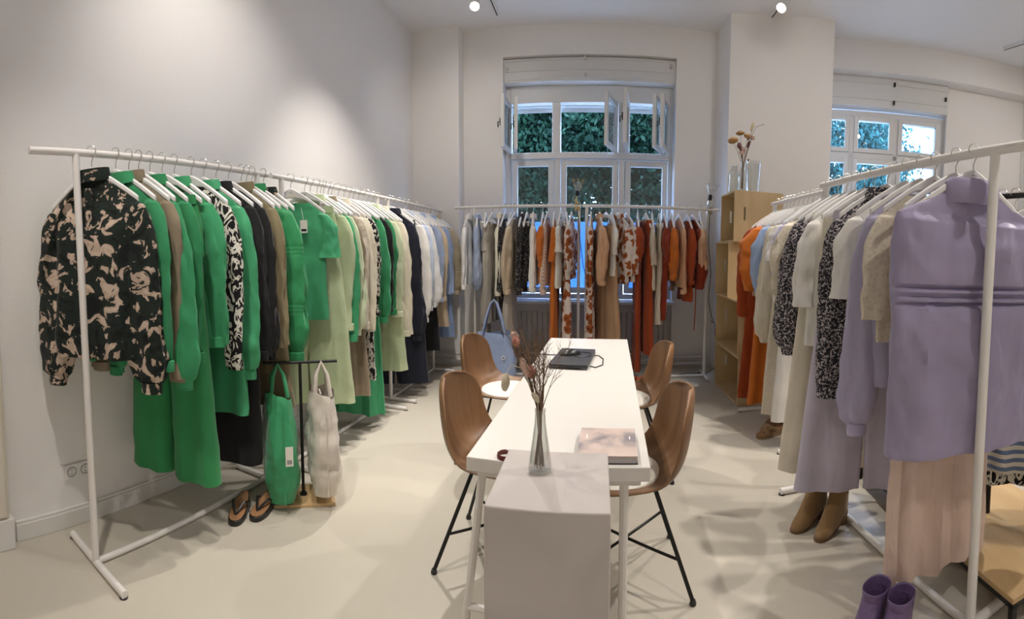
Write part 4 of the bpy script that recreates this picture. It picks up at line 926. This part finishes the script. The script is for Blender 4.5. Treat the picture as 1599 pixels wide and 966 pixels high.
# ================================================================= SHOES
def sole_outline(L, W, n=28):
    o = []
    for k in range(n):
        a = 2 * pi * k / n; x = L / 2 * cos(a); wv = W / 2 * (1 + .16 * cos(a)) * (1 - .10 * math.exp(-((x + L * .05) / (L * .16)) ** 2)); o.append((x, math.copysign(abs(sin(a)) ** .8, sin(a)) * wv))
    return o
def slab(out, z0f, z1f, hx=1.0):   # height functions of x
    n = len(out); v = [(x, y, z0f(x)) for x, y in out] + [(x, y, z1f(x)) for x, y in out]
    return MB().add(v, [tuple(range(n - 1, -1, -1)), tuple(range(n, 2 * n))] + [(i, (i + 1) % n, n + (i + 1) % n, n + i) for i in range(n)])
def sandal(loc, rz, label, solem, bedm, strapm, heel=.03, group=None, wide=False):
    e = empty('sandal', loc, rz, label, 'shoe', group); o = sole_outline(.25, .09)
    hf = lambda x: .028 + heel * max(0, min(1, (.06 - x) / .16))
    slab(o, lambda x: 0, hf).build('sole', solem, e, True, .004)
    slab([(x * .94, y * .9) for x, y in o], lambda x: hf(x) - .001, lambda x: hf(x) + .004).build('footbed', bedm, e, True, .002)
    r = .013 if wide else .007
    for s in (-1, 1):
        MB().tube([(.075, 0, hf(.075) + .004), (.055, s * .012, hf(.05) + .022), (.015, s * .032, hf(.0) + .034), (-.025, s * .042, hf(-.03) + .008)], [r * .7, r, r, r], 8).build('strap', strapm, e)
    if wide:
        MB().tube([(.05, -.044, hf(.05)), (.05, -.02, hf(.05) + .035), (.05, .02, hf(.05) + .035), (.05, .044, hf(.05))], .016, 8).build('strap', strapm, e)
darkl = mat('black_leather', (.012, .010, .010), .35); tanl = mat('tan_footbed', (.33, .17, .08), .4); suede = mat('brown_suede', (.26, .155, .065), .9, sheen=.3, bump=.2, bscale=200)
pb = 'pair of platform thong sandals'
sandal((-1.69, 1.665, 0), R(-62), 'black platform thong sandal left of its pair', darkl, tanl, darkl, .035, pb)
sandal((-1.61, 1.77, 0), R(-78), 'black platform thong sandal right of its pair', darkl, tanl, darkl, .035, pb)
sandal((1.30, 3.17, 0), R(195), 'brown strappy sandal in front under the far right rack', suede, tanl, suede, .03, 'pair of brown strappy sandals', True)
sandal((1.37, 3.27, 0), R(200), 'brown strappy sandal behind its pair under far right rack', suede, tanl, suede, .03, 'pair of brown strappy sandals', True)
orl = mat('orange_leather', (.45, .11, .04), .5)
sandal((.45, 4.72, 0), R(-70), 'orange leather sandal on the left under back rack', orl, orl, orl, .01, 'pair of orange sandals', True)
sandal((.57, 4.73, 0), R(-105), 'orange leather sandal on the right under back rack', orl, orl, orl, .01, 'pair of orange sandals', True)
def boot(loc, rz, label, m, group, shaft=.19, heel=.05, lean=0):
    # toe points to +x; foot rings from toe to heel, shaft rings upwards
    e = empty('ankle_boot', loc, rz, label, 'boot', group)
    o = sole_outline(.255, .085); hf = lambda x: heel * max(0, min(1, (.06 - x) / .14)) + .002
    slab(o, lambda x: hf(x) - .002, lambda x: hf(x) + .010).build('sole', mat('boot_sole', (.16, .09, .04), .6), e)
    MB().lathe([(0, 0), (.026, 0), (.031, heel + .002), (0, heel + .002)], 20, (-.085, 0, 0), 1.05, 1).build('heel', mat('boot_sole'), e)
    rings = []; n = 24
    secs = [  # centre x, z, half length along x, half width, tilt of ring plane handled by z offset slope
        (.0, .012, .124, .041, -.36), (.0, .028, .124, .043, -.36), (-.006, .052, .116, .042, -.40), (-.02, .076, .098, .040, -.42), (-.038, .10, .078, .039, -.38), (-.052, .125, .064, .039, -.22), (-.058, .155, .058, .040, -.06), (-.06, .155 + (shaft - .13) * .5, .057, .041, 0), (-.063, .095 + shaft, .060, .043, .04)]
    for cx_, z, hl, hw, sl in secs:
        ring = []
        for k in range(n):
            a = 2 * pi * k / n; x = hl * math.copysign(abs(cos(a)) ** .85, cos(a)); y = hw * math.copysign(abs(sin(a)) ** .85, sin(a)) * (1 + .12 * cos(a) if z < .06 else 1)
            zz = z + sl * x * (.9 if z > .06 else .55) * .55 + (hf(cx_ + x) if z < .08 else heel * .75)
            ring.append((cx_ + x, y, zz))
        rings.append(ring)
    MB().rings(rings, cap0=True).build('upper', m, e, sub=1, solid=.004)
    MB().tube([(-.065, .041, .13 + heel), (-.065, .043, .08 + shaft + heel * .7)], .004, 6).build('zip_seam', m, e)
boot((1.065, 2.03, 0), R(200), 'brown suede ankle boot standing at the back of its pair', suede, 'pair of brown suede boots')
boot((1.14, 1.93, 0), R(205), 'brown suede ankle boot standing in front of its pair', suede, 'pair of brown suede boots')
croc = mat('purple_croc_leather', (.16, .105, .23), .35); add_bump(croc, 60, .6, .004, kind='ShaderNodeTexVoronoi')
boot((.885, 1.245, 0), R(200), 'purple textured boot further back at the right edge', croc, 'pair of purple boots', .085)
boot((.935, 1.16, 0), R(205), 'purple textured boot cut off by the bottom edge', croc, 'pair of purple boots', .085)

# ================================================================= LOW PODIUMS (RIGHT)
def podium(loc, rz, w_, l_, h_, label):
    e = empty('low_podium', loc, rz, label, 'podium', 'low podiums')
    bx(0, w_, 0, l_, h_ - .022, h_).build('board', plyd, e, False, .002)
    for x in (.012, w_ - .012):
        for y in (.012, l_ - .012): bx(x - .012, x + .012, y - .012, y + .012, 0, h_ - .022).build('leg', black, e, False)
    q = MB(); q.box(0, w_, 0, .02, h_ - .042, h_ - .022); q.box(0, w_, l_ - .02, l_, h_ - .042, h_ - .022); q.box(0, .02, 0, l_, h_ - .042, h_ - .022); q.box(w_ - .02, w_, 0, l_, h_ - .042, h_ - .022)
    q.build('frame', black, e, False)
podium((1.355, .98, 0), R(-8), .62, 1.25, .13, 'plywood topped low podium under the black rack')
podium((1.55, 2.32, 0), R(-8), .55, .9, .13, 'plywood topped low podium further back on the right')
mg = empty('magazine', (1.66, 2.16, .131), R(20), 'open printed magazine on the low podium', 'magazine')
pm = mat('magazine_print', (.7, .66, .62), .4); ramp(pm, tex(pm, 'ShaderNodeTexNoise', 22, Detail=2.0).outputs[0], [(.42, (.3, .12, .12)), (.5, (.75, .72, .68))])
bx(-.10, .0, -.13, .13, 0, .008).build('page', pm, mg, False); bx(.0, .10, -.13, .13, 0, .008).build('page', pm, mg, False)

# ================================================================= SOCKETS
ou = empty('power_socket', (-2.17, .975, .28), 0, 'double white power socket behind the near rack post', 'socket')
bx(0, .012, -.078, .078, -.04, .04).build('plate', lampw, ou, False, .004)
for y in (-.038, .038):
    o = MB().lathe([(.028, 0), (.026, .004), (.021, .004), (.020, -.004), (0, -.004)], 20).build('socket_well', mat('socket_grey', (.5, .49, .47), .5), ou); o.location = (.0125, y, 0); o.rotation_euler = (0, R(90), 0)
    for z in (-.009, .009): MB().tube([(.0125 - .003, y, z), (.0135, y, z)], .003, 8).build('pin_hole', black, ou)
